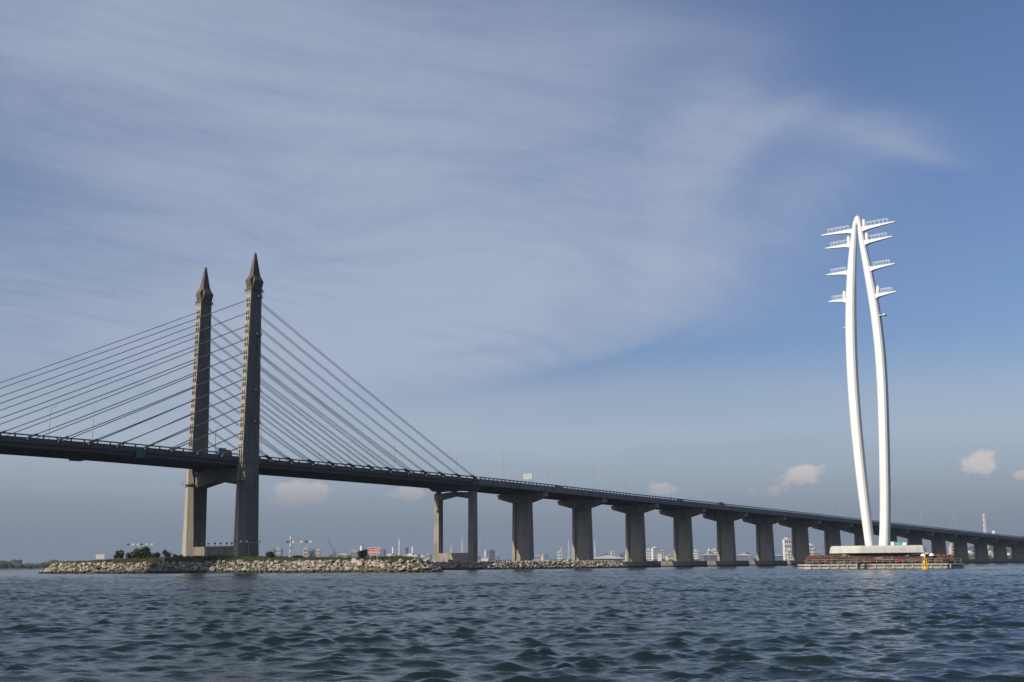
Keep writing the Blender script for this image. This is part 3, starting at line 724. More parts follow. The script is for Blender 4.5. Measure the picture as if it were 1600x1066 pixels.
for side, nm in ((-1, 'left'), (1, 'right')):
    zz, f0, f1 = OUT[nm]
    for z in (84.25, 80.65, 73.7, 66.7):
        root = float(np.interp(z, zz, f0 if side < 0 else f1)) - side * 0.25; tip = side * {84.25: 9.6, 80.65: 8.8, 73.7: 8.85, 66.7: 8.75}[z]
        arm = MB(); L = tip - root
        def ring(t, d0, w): x = root + L * t; return [(x, 0.85 - w, z - d0), (x, 0.85 + w, z - d0), (x, 0.85 + w, z), (x, 0.85 - w, z)]
        arm.loft([ring(0, 1.3, 0.7), ring(0.2, 0.85, 0.55), ring(0.6, 0.5, 0.4), ring(1.0, 0.2, 0.2)])
        ao = arm.build('arm', M['wsteel'], wt)
        hr = MB(); nP = 5
        for yy in (0.45, 1.25):
            for i in range(nP + 1):
                x = root + L * (0.16 + 0.62 * i / nP); hr.bar((x, yy, z), (x, yy, z + 1.05), 0.055)
            hr.bar((root + L * 0.14, yy, z + 1.05), (root + L * 0.80, yy, z + 1.05), 0.06)
        tag(hr.build('handrail', M['wsteel'], ao), kind='stuff')
        if (side, z) != (-1, 84.25) and z != 73.7:
            b = MB(); x = root + side * 0.75
            b.tube([(x, 0.85, z), (x, 0.85, z + 0.3), (x, 0.85, z + 1.6), (x, 0.85, z + 1.95), (x, 0.85, z + 2.05)], [0.42, 0.45, 0.42, 0.28, 0.1], 10); b.build('cable_housing', M['wsteel'], ao, True)
zz, f0, f1 = OUT['right']
for z, s_ in ((61.2, 1.0),):
    x = float(np.interp(z, zz, f1)); m = MB(); m.box(x - 0.1, x + 1.5, 0.3, 1.7, z - 0.15, z); m.tube([(x + 1.0, 1.0, z), (x + 1.0, 1.0, z + 0.4)], 0.2, 8); m.build('lamp_platform', M['wsteel'], wt)
x = float(np.interp(59.5, *OUT['left'][:2])); m = MB(); m.box(x - 0.7, x + 0.1, 0.6, 1.4, 59.3, 59.45); m.build('lamp_platform', M['wsteel'], wt)
# pad: long octagon with battered sides on a flared stem
def padr(hl, hwid, z, ch=0.45): 
    return [(-hl, -hwid * ch, z), (-hl * 0.42, -hwid, z), (hl * 0.93, -hwid, z), (hl, -hwid * 0.86, z), (hl, hwid * ch, z), (hl * 0.42, hwid, z), (-hl * 0.42, hwid, z), (-hl, hwid * ch, z)]
pad = MB(); pad.loft([[(x, y + 1.1, z) for x, y, z in r_] for r_ in (padr(10.75, 5.6, 3.75), padr(10.5, 5.5, 4.9), padr(10.3, 5.35, 5.35), padr(10.2, 5.2, 5.45))]); po = pad.build('pad', M['padconc'], wt); po.rotation_euler = (0, 0, YAW - R(9))
st = MB(); st.loft([[(x, y + 1.1, z) for x, y, z in r_] for r_ in (padr(4.6, 3.6, 1.0), padr(4.8, 3.8, 2.9), padr(8.4, 5.2, 3.74))]); so_ = st.build('stem', M['soffit'], wt); so_.rotation_euler = (0, 0, YAW - R(9))
cp = MB(); n = 20; cp.loft([[(5.6 * math.cos(2 * math.pi * i / n), 1.1 + 4.4 * math.sin(2 * math.pi * i / n), z) for i in range(n)] for z in (-1.5, 2.55, 2.8)]); cp.build('pile_cap', M['padconc'], wt)

def tw(s, y, z): p = TB + TA * s + TN * y; return (float(p[0]), float(p[1]), float(z))
def crate(name, s, y, z, dx, dy, dz, mat, label, cat):
    m = MB(); m.box(-dx / 2, dx / 2, -dy / 2, dy / 2, 0.08, dz)
    t = empty(name, tw(s, y, z), -YAW, label, cat); m.build('body', mat, t)
    f = MB()
    for xx in (-dx / 2, dx / 2):
        for yy in (-dy / 2, dy / 2): f.box(xx - 0.06, xx + 0.06, yy - 0.06, yy + 0.06, 0.0, dz + 0.05)
    for xx in np.linspace(-dx / 2, dx / 2, 5)[1:-1]: f.box(xx - 0.04, xx + 0.04, -dy / 2 - 0.05, -dy / 2, 0.1, dz)
    tag(f.build('ribs', mat, t), kind='stuff')
crate('equipment_box', 5.6, -0.5, 5.46, 1.5, 1.0, 0.75, M['teal'], 'teal equipment box on the white pad right of the tower legs', 'box')
crate('equipment_box', 4.2, -0.6, 5.46, 0.6, 0.8, 0.8, M['white'], 'small white box left of the teal box on the pad', 'box')
crate('equipment_box', 7.0, -0.4, 5.46, 0.8, 0.8, 0.6, M['white'], 'small white box right of the teal box on the pad', 'box')

# ------------------------------------------------------------------ work pontoon round the tower's foot
PY = R(8); PC = at(1374, 886, 287.0); PC[2] = 0
pon = empty('work_pontoon', tuple(PC), -PY, 'long stained white work pontoon with railing round the foot of the white tower', 'pontoon')
def pol(hl, hw_, z): return [(-hl, -hw_ + 1.2, z), (-hl + 1.5, -hw_, z), (hl - 4.5, -hw_, z), (hl, -hw_ + 3.5, z), (hl, hw_, z), (-hl, hw_, z)]
m = MB(); m.loft([pol(18.2, 8.6, -0.8), pol(18.3, 8.7, 0.62)]); m.build('hull', M['hull'], pon)
m = MB(); m.loft([pol(18.0, 8.35, 0.62), pol(18.0, 8.35, 0.86)]); m.build('recess_band', M['dark'], pon)
m = MB(); m.loft([pol(18.35, 8.75, 0.86), pol(18.35, 8.75, 1.22)]); m.build('deck_edge', M['hull'], pon)
posts = [(-18.0 + 1.46 * i, -8.45) for i in range(22)]
for (x, y) in posts:
    y = y + (max(0, x - 13.6) * 0.75)
    m = MB(); m.tube([(x, y, 1.22), (x, y, 2.35)], 0.04, 5); m.build('rail_post', M['galv'], pon)
for z in (1.75, 2.3):
    m = MB(); m.tube([(-18.0, -8.45, z), (13.3, -8.45, z), (17.6, -5.2, z)], 0.04, 5); m.build('hand_rail', M['galv'], pon)
for i in range(16):                                                    # mooring cleats / fender chains on the hull side
    x = -17 + 2.1 * i; m = MB(); m.box(x - 0.12, x + 0.12, -8.86, -8.74, 0.2, 1.1); m.build('fender_strip', M['hull'], pon)
rr = np.random.default_rng(21)
# rusty beams and sheets stacked against the pile cap
st = MB()
for i in range(620):
    x = rr.uniform(-17, 14.5); y0 = rr.uniform(-8.0, -5.4); L = rr.uniform(1.5, 5.0); z0 = rr.uniform(1.3, 1.55) + (y0 + 8.0) * 0.56; up = rr.uniform(0.05, 0.6)
    kind = rr.random(); sk = rr.normal(0, 0.7)
    if kind < 0.55: st.bar((x, y0, z0), (x + sk, y0 + L * 0.7, z0 + up), rr.uniform(0.10, 0.28), rr.uniform(0.06, 0.2))
    elif kind < 0.8: st.bar((x - L / 2, y0 + 0.6, z0 + up * 0.8), (x + L / 2, y0 + 0.6 + rr.normal(0, 0.5), z0 + up * 0.8 + rr.normal(0, 0.12)), rr.uniform(0.12, 0.3))
    else: st.bar((x, y0 + 0.3, 1.25), (x + rr.normal(0, 0.1), y0 + 0.3, 1.25 + rr.uniform(0.8, 1.7)), 0.14)
tag(st.build('scrap_steel', M['rust'], None), 'rusty steel beams piled along the work pontoon', 'scrap steel', None, 'stuff'); bpy.data.objects['scrap_steel'].location = tuple(PC); bpy.data.objects['scrap_steel'].rotation_euler = (0, 0, -PY)
# the rusty sheet-pile wall behind the heap, each sheet its own piece
wall = empty('sheet_pile_wall', tuple(PC), -PY, 'rusty sheet pile wall behind the railing of the work pontoon', 'wall')
sheet = MB(); sheet.add([(0, 0, 1.22), (0.25, -0.22, 1.22), (0.65, -0.22, 1.22), (0.9, 0, 1.22), (0.9, 0.08, 1.22), (0.62, -0.13, 1.22), (0.28, -0.13, 1.22), (0, 0.08, 1.22)] + [(0, 0, 2.5), (0.25, -0.22, 2.5), (0.65, -0.22, 2.5), (0.9, 0, 2.5), (0.9, 0.08, 2.5), (0.62, -0.13, 2.5), (0.28, -0.13, 2.5), (0, 0.08, 2.5)],
    [(i, (i + 1) % 8, 8 + (i + 1) % 8, 8 + i) for i in range(8)] + [(8, 9, 14, 15), (9, 10, 13, 14), (10, 11, 12, 13)])
sme = sheet.mesh('sheet', M['rust'])
for i in range(36):
    x = -17.2 + 0.93 * i; o = link('sheet', sme, None, wall); o.location = (x, -5.6 + rr.normal(0, 0.06), rr.uniform(0.1, 0.5) + 0.35 * math.exp(-((x - 14) / 3) ** 2)); o.rotation_euler = (0, 0, rr.normal(0, 0.03))
def canopy(x, y, z, w, h, mat, label, cat='canopy', dome=False):
    p = PC + np.array([math.cos(PY) * x + math.sin(PY) * y, -math.sin(PY) * x + math.cos(PY) * y, 0]); t = empty(cat.replace(' ', '_'), (p[0], p[1], z), -PY, label, cat)
    m = MB()
    if dome:
        n = 10; m.loft([[(w * k * math.cos(2 * math.pi * i / n), w * k * math.sin(2 * math.pi * i / n), h + hh) for i in range(n)] for k, hh in ((1, -0.05), (0.98, 0.0), (0.72, 0.32), (0.35, 0.5), (0.05, 0.56))])
        m.build('cover', mat, t, True); q = MB(); q.tube([(0, 0, 0), (0, 0, h + 0.3)], 0.05, 6); q.build('pole', M['galv'], t)
    else:
        m.add([(-w, -0.9, h), (w, -0.9, h), (w, 0.9, h), (-w, 0.9, h), (-w * 0.7, 0, h + 0.55), (w * 0.7, 0, h + 0.55), (-w, -0.9, h - 0.15), (w, -0.9, h - 0.15), (w, 0.9, h - 0.15), (-w, 0.9, h - 0.15)],
              [(0, 1, 5, 4), (1, 2, 5), (2, 3, 4, 5), (3, 0, 4), (0, 6, 7, 1), (1, 7, 8, 2), (2, 8, 9, 3), (3, 9, 6, 0)]); m.build('cover', mat, t)
        for xx in (-w, w):
            for yy in (-0.85, 0.85): q = MB(); q.tube([(xx * 0.97, yy, 0), (xx * 0.97, yy, h)], 0.05, 5); q.build('pole', M['galv'], t)
    return t
canopy(-16.3, -5.0, 1.22, 1.05, 1.55, M['maroon'], 'dark red pitched canopy at the left end of the pontoon')
canopy(9.0, -6.6, 1.22, 0.62, 1.75, M['white'], 'white domed parasol on the pontoon left of the buoy', 'parasol', True)
canopy(11.0, -6.4, 1.22, 0.66, 1.8, M['white'], 'white domed parasol on the pontoon just behind the buoy', 'parasol', True)
def hut(x, y, label):
    p = PC + np.array([math.cos(PY) * x + math.sin(PY) * y, -math.sin(PY) * x + math.cos(PY) * y, 0]); t = empty('site_hut', (p[0], p[1], 1.22), -PY, label, 'hut')
    m = MB(); m.box(-1.6, 1.6, -1.0, 1.0, 0, 1.35); m.build('wall', M['rust'], t)
    m = MB(); m.add([(-1.9, -1.3, 1.3), (1.9, -1.3, 1.3), (1.9, 1.3, 1.3), (-1.9, 1.3, 1.3), (-1.9, 0, 1.95), (1.9, 0, 1.95)], [(0, 1, 5, 4), (2, 3, 4, 5), (1, 2, 5), (3, 0, 4), (3, 2, 1, 0)]); m.build('roof', M['rust'], t)
    m = MB(); m.box(-0.9, -0.2, -1.04, -1.0, 0.05, 1.1); m.build('door', M['dark'], t)
hut(14.6, -3.6, 'small rusty site hut at the right end of the pontoon')
def ring_thing(name, x, y, z, R0, r0, mat, label, cat, nb=None):
    p = PC + np.array([math.cos(PY) * x + math.sin(PY) * y, -math.sin(PY) * x + math.cos(PY) * y, 0])
    V, F = [], []; n, k = 22, 8
    for i in range(n):
        for j in range(k):
            a, b = 2 * math.pi * i / n, 2 * math.pi * j / k; q = R0 + r0 * math.cos(b); V.append((q * math.cos(a), r0 * math.sin(b), q * math.sin(a))); F.append((i * k + j, ((i + 1) % n) * k + j, ((i + 1) % n) * k + (j + 1) % k, i * k + (j + 1) % k))
    o = link(name, fast_mesh(name, V, F, mat), None); o.location = (p[0], p[1], z); o.rotation_euler = (0, 0, -PY); tag(o, label, cat)
ring_thing('tyre_fender', -5.4, -9.0, 0.85, 0.82, 0.13, M['rubber'], 'large black tyre ring hanging on the pontoon side', 'tyre')
ring_thing('life_ring', -3.4, -8.62, 1.95, 0.30, 0.11, M['red'], 'red life ring on the railing right of the tyre', 'life ring')
ring_thing('life_ring', 2.9, -8.62, 1.9, 0.30, 0.11, M['red'], 'red life ring on the railing below the pad middle', 'life ring')
# low dark barge moored at the pontoon's right end
bp = at(1489, 886, 292.0); bg_ = empty('moored_barge', (bp[0], bp[1], 0), -PY, 'low dark rusty barge moored at the right end of the pontoon', 'barge')
m = MB(); m.loft([[(-2.2, -1.8, z), (2.0 + o_, -1.8, z), (2.4 + o_, 1.8, z), (-2.2, 1.8, z)] for z, o_ in ((-0.5, 0), (1.15, 0.5))]); m.build('hull', M['rust'], bg_)
m = MB(); m.box(-1.9, -0.4, -1.2, 1.0, 1.15, 1.95); m.build('deck_house', M['rust'], bg_)
for x in (-1.5, 0.2, 1.6): m = MB(); m.tube([(x, -1.6, 1.1), (x, -1.6, 2.3)], 0.05, 5); m.build('stanchion', M['galv'], bg_)
# yellow navigation buoy
by = at(1446, 889, 266.0); bu = empty('navigation_buoy', (by[0], by[1], 0), 0.3, 'yellow and orange navigation buoy with lattice tower floating before the pontoon', 'buoy')
m = MB(); n = 16
m.loft([[(r_ * math.cos(2 * math.pi * i / n), r_ * math.sin(2 * math.pi * i / n), z) for i in range(n)] for r_, z in ((0.55, -0.6), (0.72, -0.1), (0.74, 0.35), (0.6, 0.55), (0.35, 0.62))]); m.build('float', M['orange'], bu, True)
for i in range(4):
    a = math.pi / 4 + i * math.pi / 2; m = MB(); m.bar((0.5 * math.cos(a), 0.5 * math.sin(a), 0.5), (0.30 * math.cos(a), 0.30 * math.sin(a), 2.7), 0.09); m.build('tower_post', M['yellow'], bu)
for z, w in ((1.2, 0.45), (1.9, 0.38), (2.6, 0.32)):
    m = MB()
    for i in range(4):
        a, b = math.pi / 4 + i * math.pi / 2, math.pi / 4 + (i + 1) * math.pi / 2; m.bar((w * math.cos(a), w * math.sin(a), z), (w * math.cos(b), w * math.sin(b), z), 0.07)
    m.build('ring_brace', M['yellow'], bu)
m = MB(); m.box(-0.25, 0.25, -0.25, 0.25, 1.3, 1.8); m.build('day_board', M['yellow'], bu)
m = MB(); m.tube([(0, 0, 2.65), (0, 0, 2.9), (0, 0, 3.05)], [0.14, 0.12, 0.05], 8); m.build('lantern', M['lampglass'], bu)

# ------------------------------------------------------------------ things on the bridge
ORD = ['first', 'second', 'third', 'fourth', 'fifth', 'sixth', 'seventh', 'eighth', 'ninth', 'tenth', 'eleventh', 'twelfth', 'thirteenth', 'fourteenth']
def lamp(t, sg, label):
    p = O + D * t + N * (sg * (12.35 if t < 107 else 12.75)); r = empty('street_lamp', (p[0], p[1], zr(t) - 1.0), ROT, label, 'street lamp', 'street lamps along the bridge')
    m = MB(); hgt = 12.2; i_ = -sg
    m.tube([(0, 0, 0), (0, 0, 0.9), (0, 0, 0.95), (0, 0, hgt - 2.2), (0, i_ * 0.35, hgt - 0.9), (0, i_ * 1.2, hgt - 0.1), (0, i_ * 2.6, hgt + 0.25)], [0.16, 0.16, 0.12, 0.08, 0.07, 0.065, 0.055], 7); m.build('pole', M['galv'], r)
    h = MB(); h.loft([[(-0.14, i_ * 2.45, z0), (0.14, i_ * 2.45, z0), (0.14, i_ * 2.45, z0 + 0.12), (-0.14, i_ * 2.45, z0 + 0.12)] if k == 0 else [(-0.12, i_ * 3.4, z0 + 0.14), (0.12, i_ * 3.4, z0 + 0.14), (0.12, i_ * 3.4, z0 + 0.24), (-0.12, i_ * 3.4, z0 + 0.24)] for k, z0 in ((0, hgt + 0.18), (1, hgt + 0.18))]); h.build('lamp_head', M['galv'], r)
for side, word in ((-1, 'near'), (1, 'far')):
    for i in range(13):
        t = 5.6 + 57.9 * (i - 1)
        if i == 0: lb = 'curved street lamp on the %s parapet left of the pylon' % word
        elif i == 1: lb = 'street lamp on the %s parapet close to the pylon' % word
        else: lb = '%s street lamp right of the pylon on the %s parapet' % (ORD[i - 2], word)
        lamp(t, side, lb)
M['glass'] = plain('car_glass', (0.02, 0.025, 0.03), 0.1); M['carblue'] = plain('blue_car_paint', (0.03, 0.08, 0.16), 0.3); M['carblack'] = plain('black_car_paint', (0.012, 0.012, 0.014), 0.3); M['cargrey'] = plain('grey_truck_paint', (0.10, 0.14, 0.19), 0.4)
def vehicle(name, t, l, kind, mat, label, cat):
    p = O + D * t + N * l; sl_ = (zr(t + 3) - zr(t - 3)) / 6; r = empty(name, (p[0], p[1], zr(t) - 1.055), ROT, label, cat); r.rotation_euler = (0, -math.atan(sl_), ROT)
    prof = {'car': [(-2.2, .35), (-2.25, .8), (-1.5, .95), (-0.8, 1.42), (0.6, 1.45), (1.4, 1.0), (2.2, .9), (2.25, .4)],
            'van': [(-2.4, .35), (-2.45, 1.1), (-2.3, 2.0), (1.2, 2.05), (1.9, 1.2), (2.4, 1.0), (2.45, .4)],
            'truck': [(-0.6, .5), (-0.6, 1.7), (-0.2, 2.35), (0.9, 2.4), (1.5, 1.5), (1.6, .5)]}[kind]
    w = {'car': 0.85, 'van': 0.95, 'truck': 1.05}[kind]; xs = 2.6 if kind == 'truck' else 0
    m = MB(); m.loft([[(x + xs, y, z) for x, z in prof] for y in (-w, w)]); m.build('body', mat, r)
    zt_ = max(z for _, z in prof); g = MB()
    if kind == 'car': g.loft([[(-1.25, y, 0.98), (-0.75, y, 1.36), (0.55, y, 1.38), (1.15, y, 1.0)] for y in (-w - 0.02, w + 0.02)])
    elif kind == 'van': g.loft([[(-2.1, y, 1.2), (-2.1, y, 1.8), (1.05, y, 1.85), (1.55, y, 1.25)] for y in (-w - 0.02, w + 0.02)])
    else: g.loft([[(xs + 0.1, y, 1.5), (xs + 0.1, y, 2.15), (xs + 0.85, y, 2.15), (xs + 1.25, y, 1.55)] for y in (-w - 0.02, w + 0.02)])
    g.build('window', M['glass'], r)
    if kind == 'truck':
        b = MB(); b.box(-0.9, 1.9, -1.0, 1.0, 0.7, 2.75); b.build('cargo_box', mat, r)
    for x in ((-1.4, 1.4) if kind != 'truck' else (-0.2, 2.9)):
        for y in (-w + 0.05, w - 0.05):
            k = MB(); k.tube([(x, y - 0.12, 0.34), (x, y + 0.12, 0.34)], 0.34, 12); k.build('wheel', M['rubber'], r)
vehicle('car', 251.8, -8.5, 'car', M['carblack'], 'black car on the viaduct left of the blue van', 'car')
vehicle('van', 288.0, -8.5, 'van', M['carblue'], 'blue van driving on the viaduct', 'van')
vehicle('car', 160.0, -8.5, 'car', M['carblack'], 'dark car on the viaduct below the white sign panel', 'car')
vehicle('truck', -7.0, -8.0, 'truck', M['cargrey'], 'grey box truck on the deck between the pylon legs', 'truck')
# white sign panel seen from behind, on two posts
sp_ = empty('road_sign', tuple(O + D * 150 + N * 0 + np.array([0, 0, zr(150) - 1.05])), ROT, 'white road sign panel standing above the viaduct parapet', 'road sign')
nrm = D.copy(); pts = [on_plane(u, v, O + D * 150, nrm) for u, v in ((818, 740.5), (831.5, 749))]; ls = [float((p - O) @ N) for p in pts]; zs_ = [float(p[2]) - zr(150) + 1.05 for p in pts]
m = MB(); m.box(-0.06, 0.06, min(ls), max(ls), zs_[1], zs_[0]); m.build('panel', M['signback'], sp_)
for q in np.linspace(min(ls), max(ls), 5): m = MB(); m.box(-0.16, -0.065, q - 0.05, q + 0.05, zs_[1] - 0.1, zs_[0] + 0.05); m.build('stiffener', M['galv'], sp_)
for q in (zs_[1] + 0.3, 0.5 * (zs_[0] + zs_[1]), zs_[0] - 0.3): m = MB(); m.box(-0.14, -0.067, min(ls), max(ls), q - 0.05, q + 0.05); m.build('stiffener', M['galv'], sp_)
for q in (min(ls) + 0.6, max(ls) - 0.6): m = MB(); m.tube([(0.15, q, 0), (0.15, q, zs_[0])], 0.12, 7); m.build('post', M['galv'], sp_)
# green board hung on the near edge beam and the lantern box under the deck
gp = O + D * -37 + N * -12.62; gb = empty('green_board', (gp[0], gp[1], 33.0), ROT, 'green board hanging on the deck edge left of the far pylon leg', 'sign')
m = MB(); m.box(-1.45, 1.45, -0.06, 0.06, 0.0, 2.6); m.build('panel', M['green'], gb)
for x in (-1.2, 1.2): m = MB(); m.box(x - 0.08, x + 0.08, 0.061, 0.16, 0.3, 2.9); m.build('hanger', M['galv'], gb)
kp = O + D * -53.3 + N * -6.0; kb = empty('navigation_light', (kp[0], kp[1], zr(-53.3) - 5.6), ROT, 'black trapezoid navigation light box hanging under the main span', 'light')
m = MB(); m.loft([[(-1.7, -1.2, 0), (1.7, -1.2, 0), (1.7, 1.2, 0), (-1.7, 1.2, 0)], [(-1.1, -0.8, 1.4), (1.1, -0.8, 1.4), (1.1, 0.8, 1.4), (-1.1, 0.8, 1.4)]]); m.build('housing', M['dark'], kb)
m = MB(); m.tube([(0, 0, 1.4), (0, 0, 4.0)], 0.12, 6); m.build('hanger', M['dark'], kb)

# ------------------------------------------------------------------ things on the islands
def flood_row(name, us, vb, Y, lamps, label, g=ground1):
    ctr = at(us[len(us) // 2], 880, Y); gz = h1(ctr[None, :2])[0][0]; t = empty(name, (ctr[0], ctr[1], gz), 0, label, 'floodlight row')
    zt_ = at(us[0], vb, Y)[2] - gz; xs = [at(u, 880, Y)[0] - ctr[0] for u in us]; lx = [at(u, 880, Y)[0] - ctr[0] for u in lamps]
    for x in xs: m = MB(); m.tube([(x, 0, -0.6), (x, 0, zt_)], [0.10, 0.07], 6); m.build('pole', M['galv'], t)
    m = MB(); m.bar((min(lx), 0, zt_), (max(lx), 0, zt_), 0.12); m.build('cross_bar', M['galv'], t)
    for i, x in enumerate(lx):
        a = (-1) ** i * 0.5; m = MB(); m.loft([[(x - 0.30, -0.16, zt_ + 0.12), (x + 0.30, -0.16, zt_ + 0.12), (x + 0.24, 0.16, zt_ + 0.2), (x - 0.24, 0.16, zt_ + 0.2)], [(x - 0.32, -0.26, zt_ + 0.62), (x + 0.32, -0.26, zt_ + 0.62), (x + 0.24, 0.16, zt_ + 0.7), (x - 0.24, 0.16, zt_ + 0.7)]]); m.build('floodlight', M['lampglass'] if i % 3 else M['dark'], t)
    return t
flood_row('floodlight_row', (202.5, 218, 233), 853, 376, (199, 206.5, 214.5, 220, 228, 236), 'row of six floodlights on three poles above the broad bush')
flood_row('floodlight_row', (387.5, 403.5), 848, 361, (367, 375.5, 384.5, 398, 405.5), 'row of floodlights on two poles at the near pylon leg')
flood_row('floodlight_row', (451.5, 466, 480), 849, 346, (449, 457, 470, 477.5, 484.5), 'row of five floodlights on three poles right of the pylon')
def board(name, u0, u1, v0, v1, Y, mat, label, cat, posts, marks=None, frame=M['white']):
    a, b = at(u0, v0, Y), at(u1, v1, Y); c = (a + b) / 2; gz = h1(c[None, :2])[0][0]; t = empty(name, (c[0], c[1], gz), 0, label, cat); w = (b[0] - a[0]) / 2; z0, z1 = b[2] - gz, a[2] - gz
    m = MB(); m.box(-w, w, -0.04, 0.04, z0, z1); m.build('panel', mat, t)
    m = MB(); e = 0.1
    for q in ((-w - e, w + e, z0 - e, z0), (-w - e, w + e, z1, z1 + e), (-w - e, -w, z0, z1), (w, w + e, z0, z1)): m.box(q[0], q[1], -0.07, 0.05, q[2], q[3])
    m.build('frame', frame, t)
    for x in posts: m = MB(); m.tube([(x * w, 0.09, -0.8), (x * w, 0.09, z1 if posts[0] > -1 else z1)], 0.07, 6); m.build('post', M['galv'], t)
    if marks:
        k = MB(); r_ = np.random.default_rng(3)
        for row, (za, zb) in enumerate(marks):
            x = -w * 0.82
            while x < w * 0.80:
                dx = r_.uniform(0.10, 0.20); k.box(x, x + dx * 0.75, -0.052, -0.044, z0 + (z1 - z0) * za, z0 + (z1 - z0) * zb); x += dx + (0.14 if r_.random() < 0.25 else 0.03)
        tag(k.build('lettering', M['white'], t), kind='stuff')
    return t
board('warning_board', 575.5, 592.8, 856.5, 865.6, 303, M['red'], 'red warning board with white lettering on two posts among the rocks', 'sign', (-0.6, 0.55), ((0.60, 0.80), (0.18, 0.42)))
board('notice_board', 149.5, 163, 866, 873.5, 372, plain('pale_board', (0.42, 0.44, 0.42), 0.6), 'framed pale notice board near the left tip of the island', 'sign', (-0.8, 0.8), ((0.55, 0.75), (0.2, 0.4)), M['galv'])
# row of small lights along the plinth's top
for i, l in enumerate((8.5, 5.6, 2.2, -1.4, -4.4, -7.6, -10.2)):
    p = O + D * -2.6 + N * l; t = empty('plinth_light', (p[0], p[1], 8.0), ROT, '%s small light from the left on the pylon plinth' % ORD[i], 'light', 'lights on the plinth')
    m = MB(); m.tube([(0, 0, 0), (0, 0, 0.7)], 0.07, 6); m.build('stand', M['dark'], t); m = MB(); m.box(-0.25, 0.25, -0.2, 0.2, 0.7, 1.15); m.build('lamp_head', M['dark'], t)

# ------------------------------------------------------------------ far shore: land, woods, town
M['fargreen'] = leaf_material('far_wood_leaves', (0.030, 0.045, 0.022), (0.075, 0.09, 0.045))
M['farland'] = plain('far_shore_soil', (0.10, 0.10, 0.075), 0.95, 0, 0.3, 0.02)
M['bwhite'] = plain('white_render', (0.62, 0.61, 0.58), 0.8, 0, 0.1, 0.05); M['bgrey'] = plain('grey_render', (0.30, 0.31, 0.33), 0.8, 0, 0.1, 0.05)
M['bdark'] = plain('dark_cladding', (0.12, 0.14, 0.17), 0.7, 0, 0.1, 0.05); M['bcream'] = plain('cream_render', (0.55, 0.49, 0.39), 0.8, 0, 0.1, 0.05)
M['bblue'] = plain('blue_glass_cladding', (0.13, 0.19, 0.27), 0.35, 0, 0.1, 0.05); M['winglass'] = plain('window_glass', (0.07, 0.08, 0.095), 0.2)
M['palered'] = plain('faded_red_paint', (0.30, 0.18, 0.16), 0.7)
M['roofgrey'] = plain('sheet_roof', (0.5, 0.5, 0.48), 0.5)
def far_land():
    n = 160; az_ = np.radians(np.linspace(-40, 40, n)); rows = [(0, -2), (15, 1.5), (120, 2.5), (900, 4), (1500, -2)]; V, F = [], []
    for a in az_:
        sh = 2350 + 220 * math.sin(a * 7 + 1) + 90 * math.sin(a * 31) - (0 if math.degrees(a) < 12 else 350 * min(1, (math.degrees(a) - 12) / 6))
        for d_, z in rows: V.append(((sh + d_) * math.sin(a), (sh + d_) * math.cos(a), z))
    k = len(rows)
    for i in range(n - 1):
        for j in range(k - 1): F.append((i * k + j, (i + 1) * k + j, (i + 1) * k + j + 1, i * k + j + 1))
    o = link('far_shore', fast_mesh('far_shore', V, np.array(F)[:, ::-1], M['farland']), None); tag(o, kind='structure')
    rr_ = np.random.default_rng(31); m = MB()
    base = [hull_rock(300 + i, 1, 1, 0.8) for i in range(5)]; bvf = []
    for me in base:
        W = np.zeros(len(me.vertices) * 3, np.float32); me.vertices.foreach_get('co', W); bvf.append((W.reshape(-1, 3), [tuple(p.vertices) for p in me.polygons])); bpy.data.meshes.remove(me)
    for i in range(2600):
        a = R(rr_.uniform(-38, 38)); dg = math.degrees(a)
        sh = 2350 + 220 * math.sin(a * 7 + 1) + 90 * math.sin(a * 31) - (0 if dg < 12 else 350 * min(1, (dg - 12) / 6)); d_ = rr_.uniform(30, 260)
        s_ = rr_.uniform(3.5, 6.5) * (1.5 if dg < -14 else 1.0) * (0.75 + 0.5 * math.sin(a * 90) ** 2); V_, F_ = bvf[rr_.integers(5)]
        m.add(V_ * np.array([s_ * 1.3, s_ * 1.3, s_]) + np.array([(sh + d_) * math.sin(a), (sh + d_) * math.cos(a), 2 + s_ * 0.55]), F_)
    tag(m.build('far_woodland', M['fargreen'], None), 'low belt of trees along the far shore', 'woodland', None, 'stuff')
far_land()
def hill(name, u0, u1, vt, Y, seed):
    p0, p1 = at(u0, 880, Y), at(u1, 880, Y); zt_ = at((u0 + u1) / 2, vt, Y)[2]; n, k = 60, 14; rr_ = np.random.default_rng(seed); ph = rr_.uniform(0, 6, 8); V, F = [], []
    for i in range(n):
        s_ = i / (n - 1); x = p0[0] + (p1[0] - p0[0]) * s_
        for j in range(k):
            q = j / (k - 1); h_ = zt_ * math.sin(math.pi * s_) ** 0.7 * math.sin(math.pi * q) * (0.8 + 0.13 * math.sin(9 * s_ + ph[0]) + 0.07 * math.sin(23 * s_ + ph[1] + q * 4)); V.append((x, Y + 900 * q, h_ - 1))
    for i in range(n - 1):
        for j in range(k - 1): F.append((i * k + j, (i + 1) * k + j, (i + 1) * k + j + 1, i * k + j + 1))
    o = link(name, fast_mesh(name, V, F, M['fargreen']), None); tag(o, kind='structure')
hill('far_hill', 1540, 1900, 826, 3700, 1); hill('far_hill', -260, 420, 874.5, 3400, 2); hill('far_hill', 700, 1120, 868, 3600, 3)
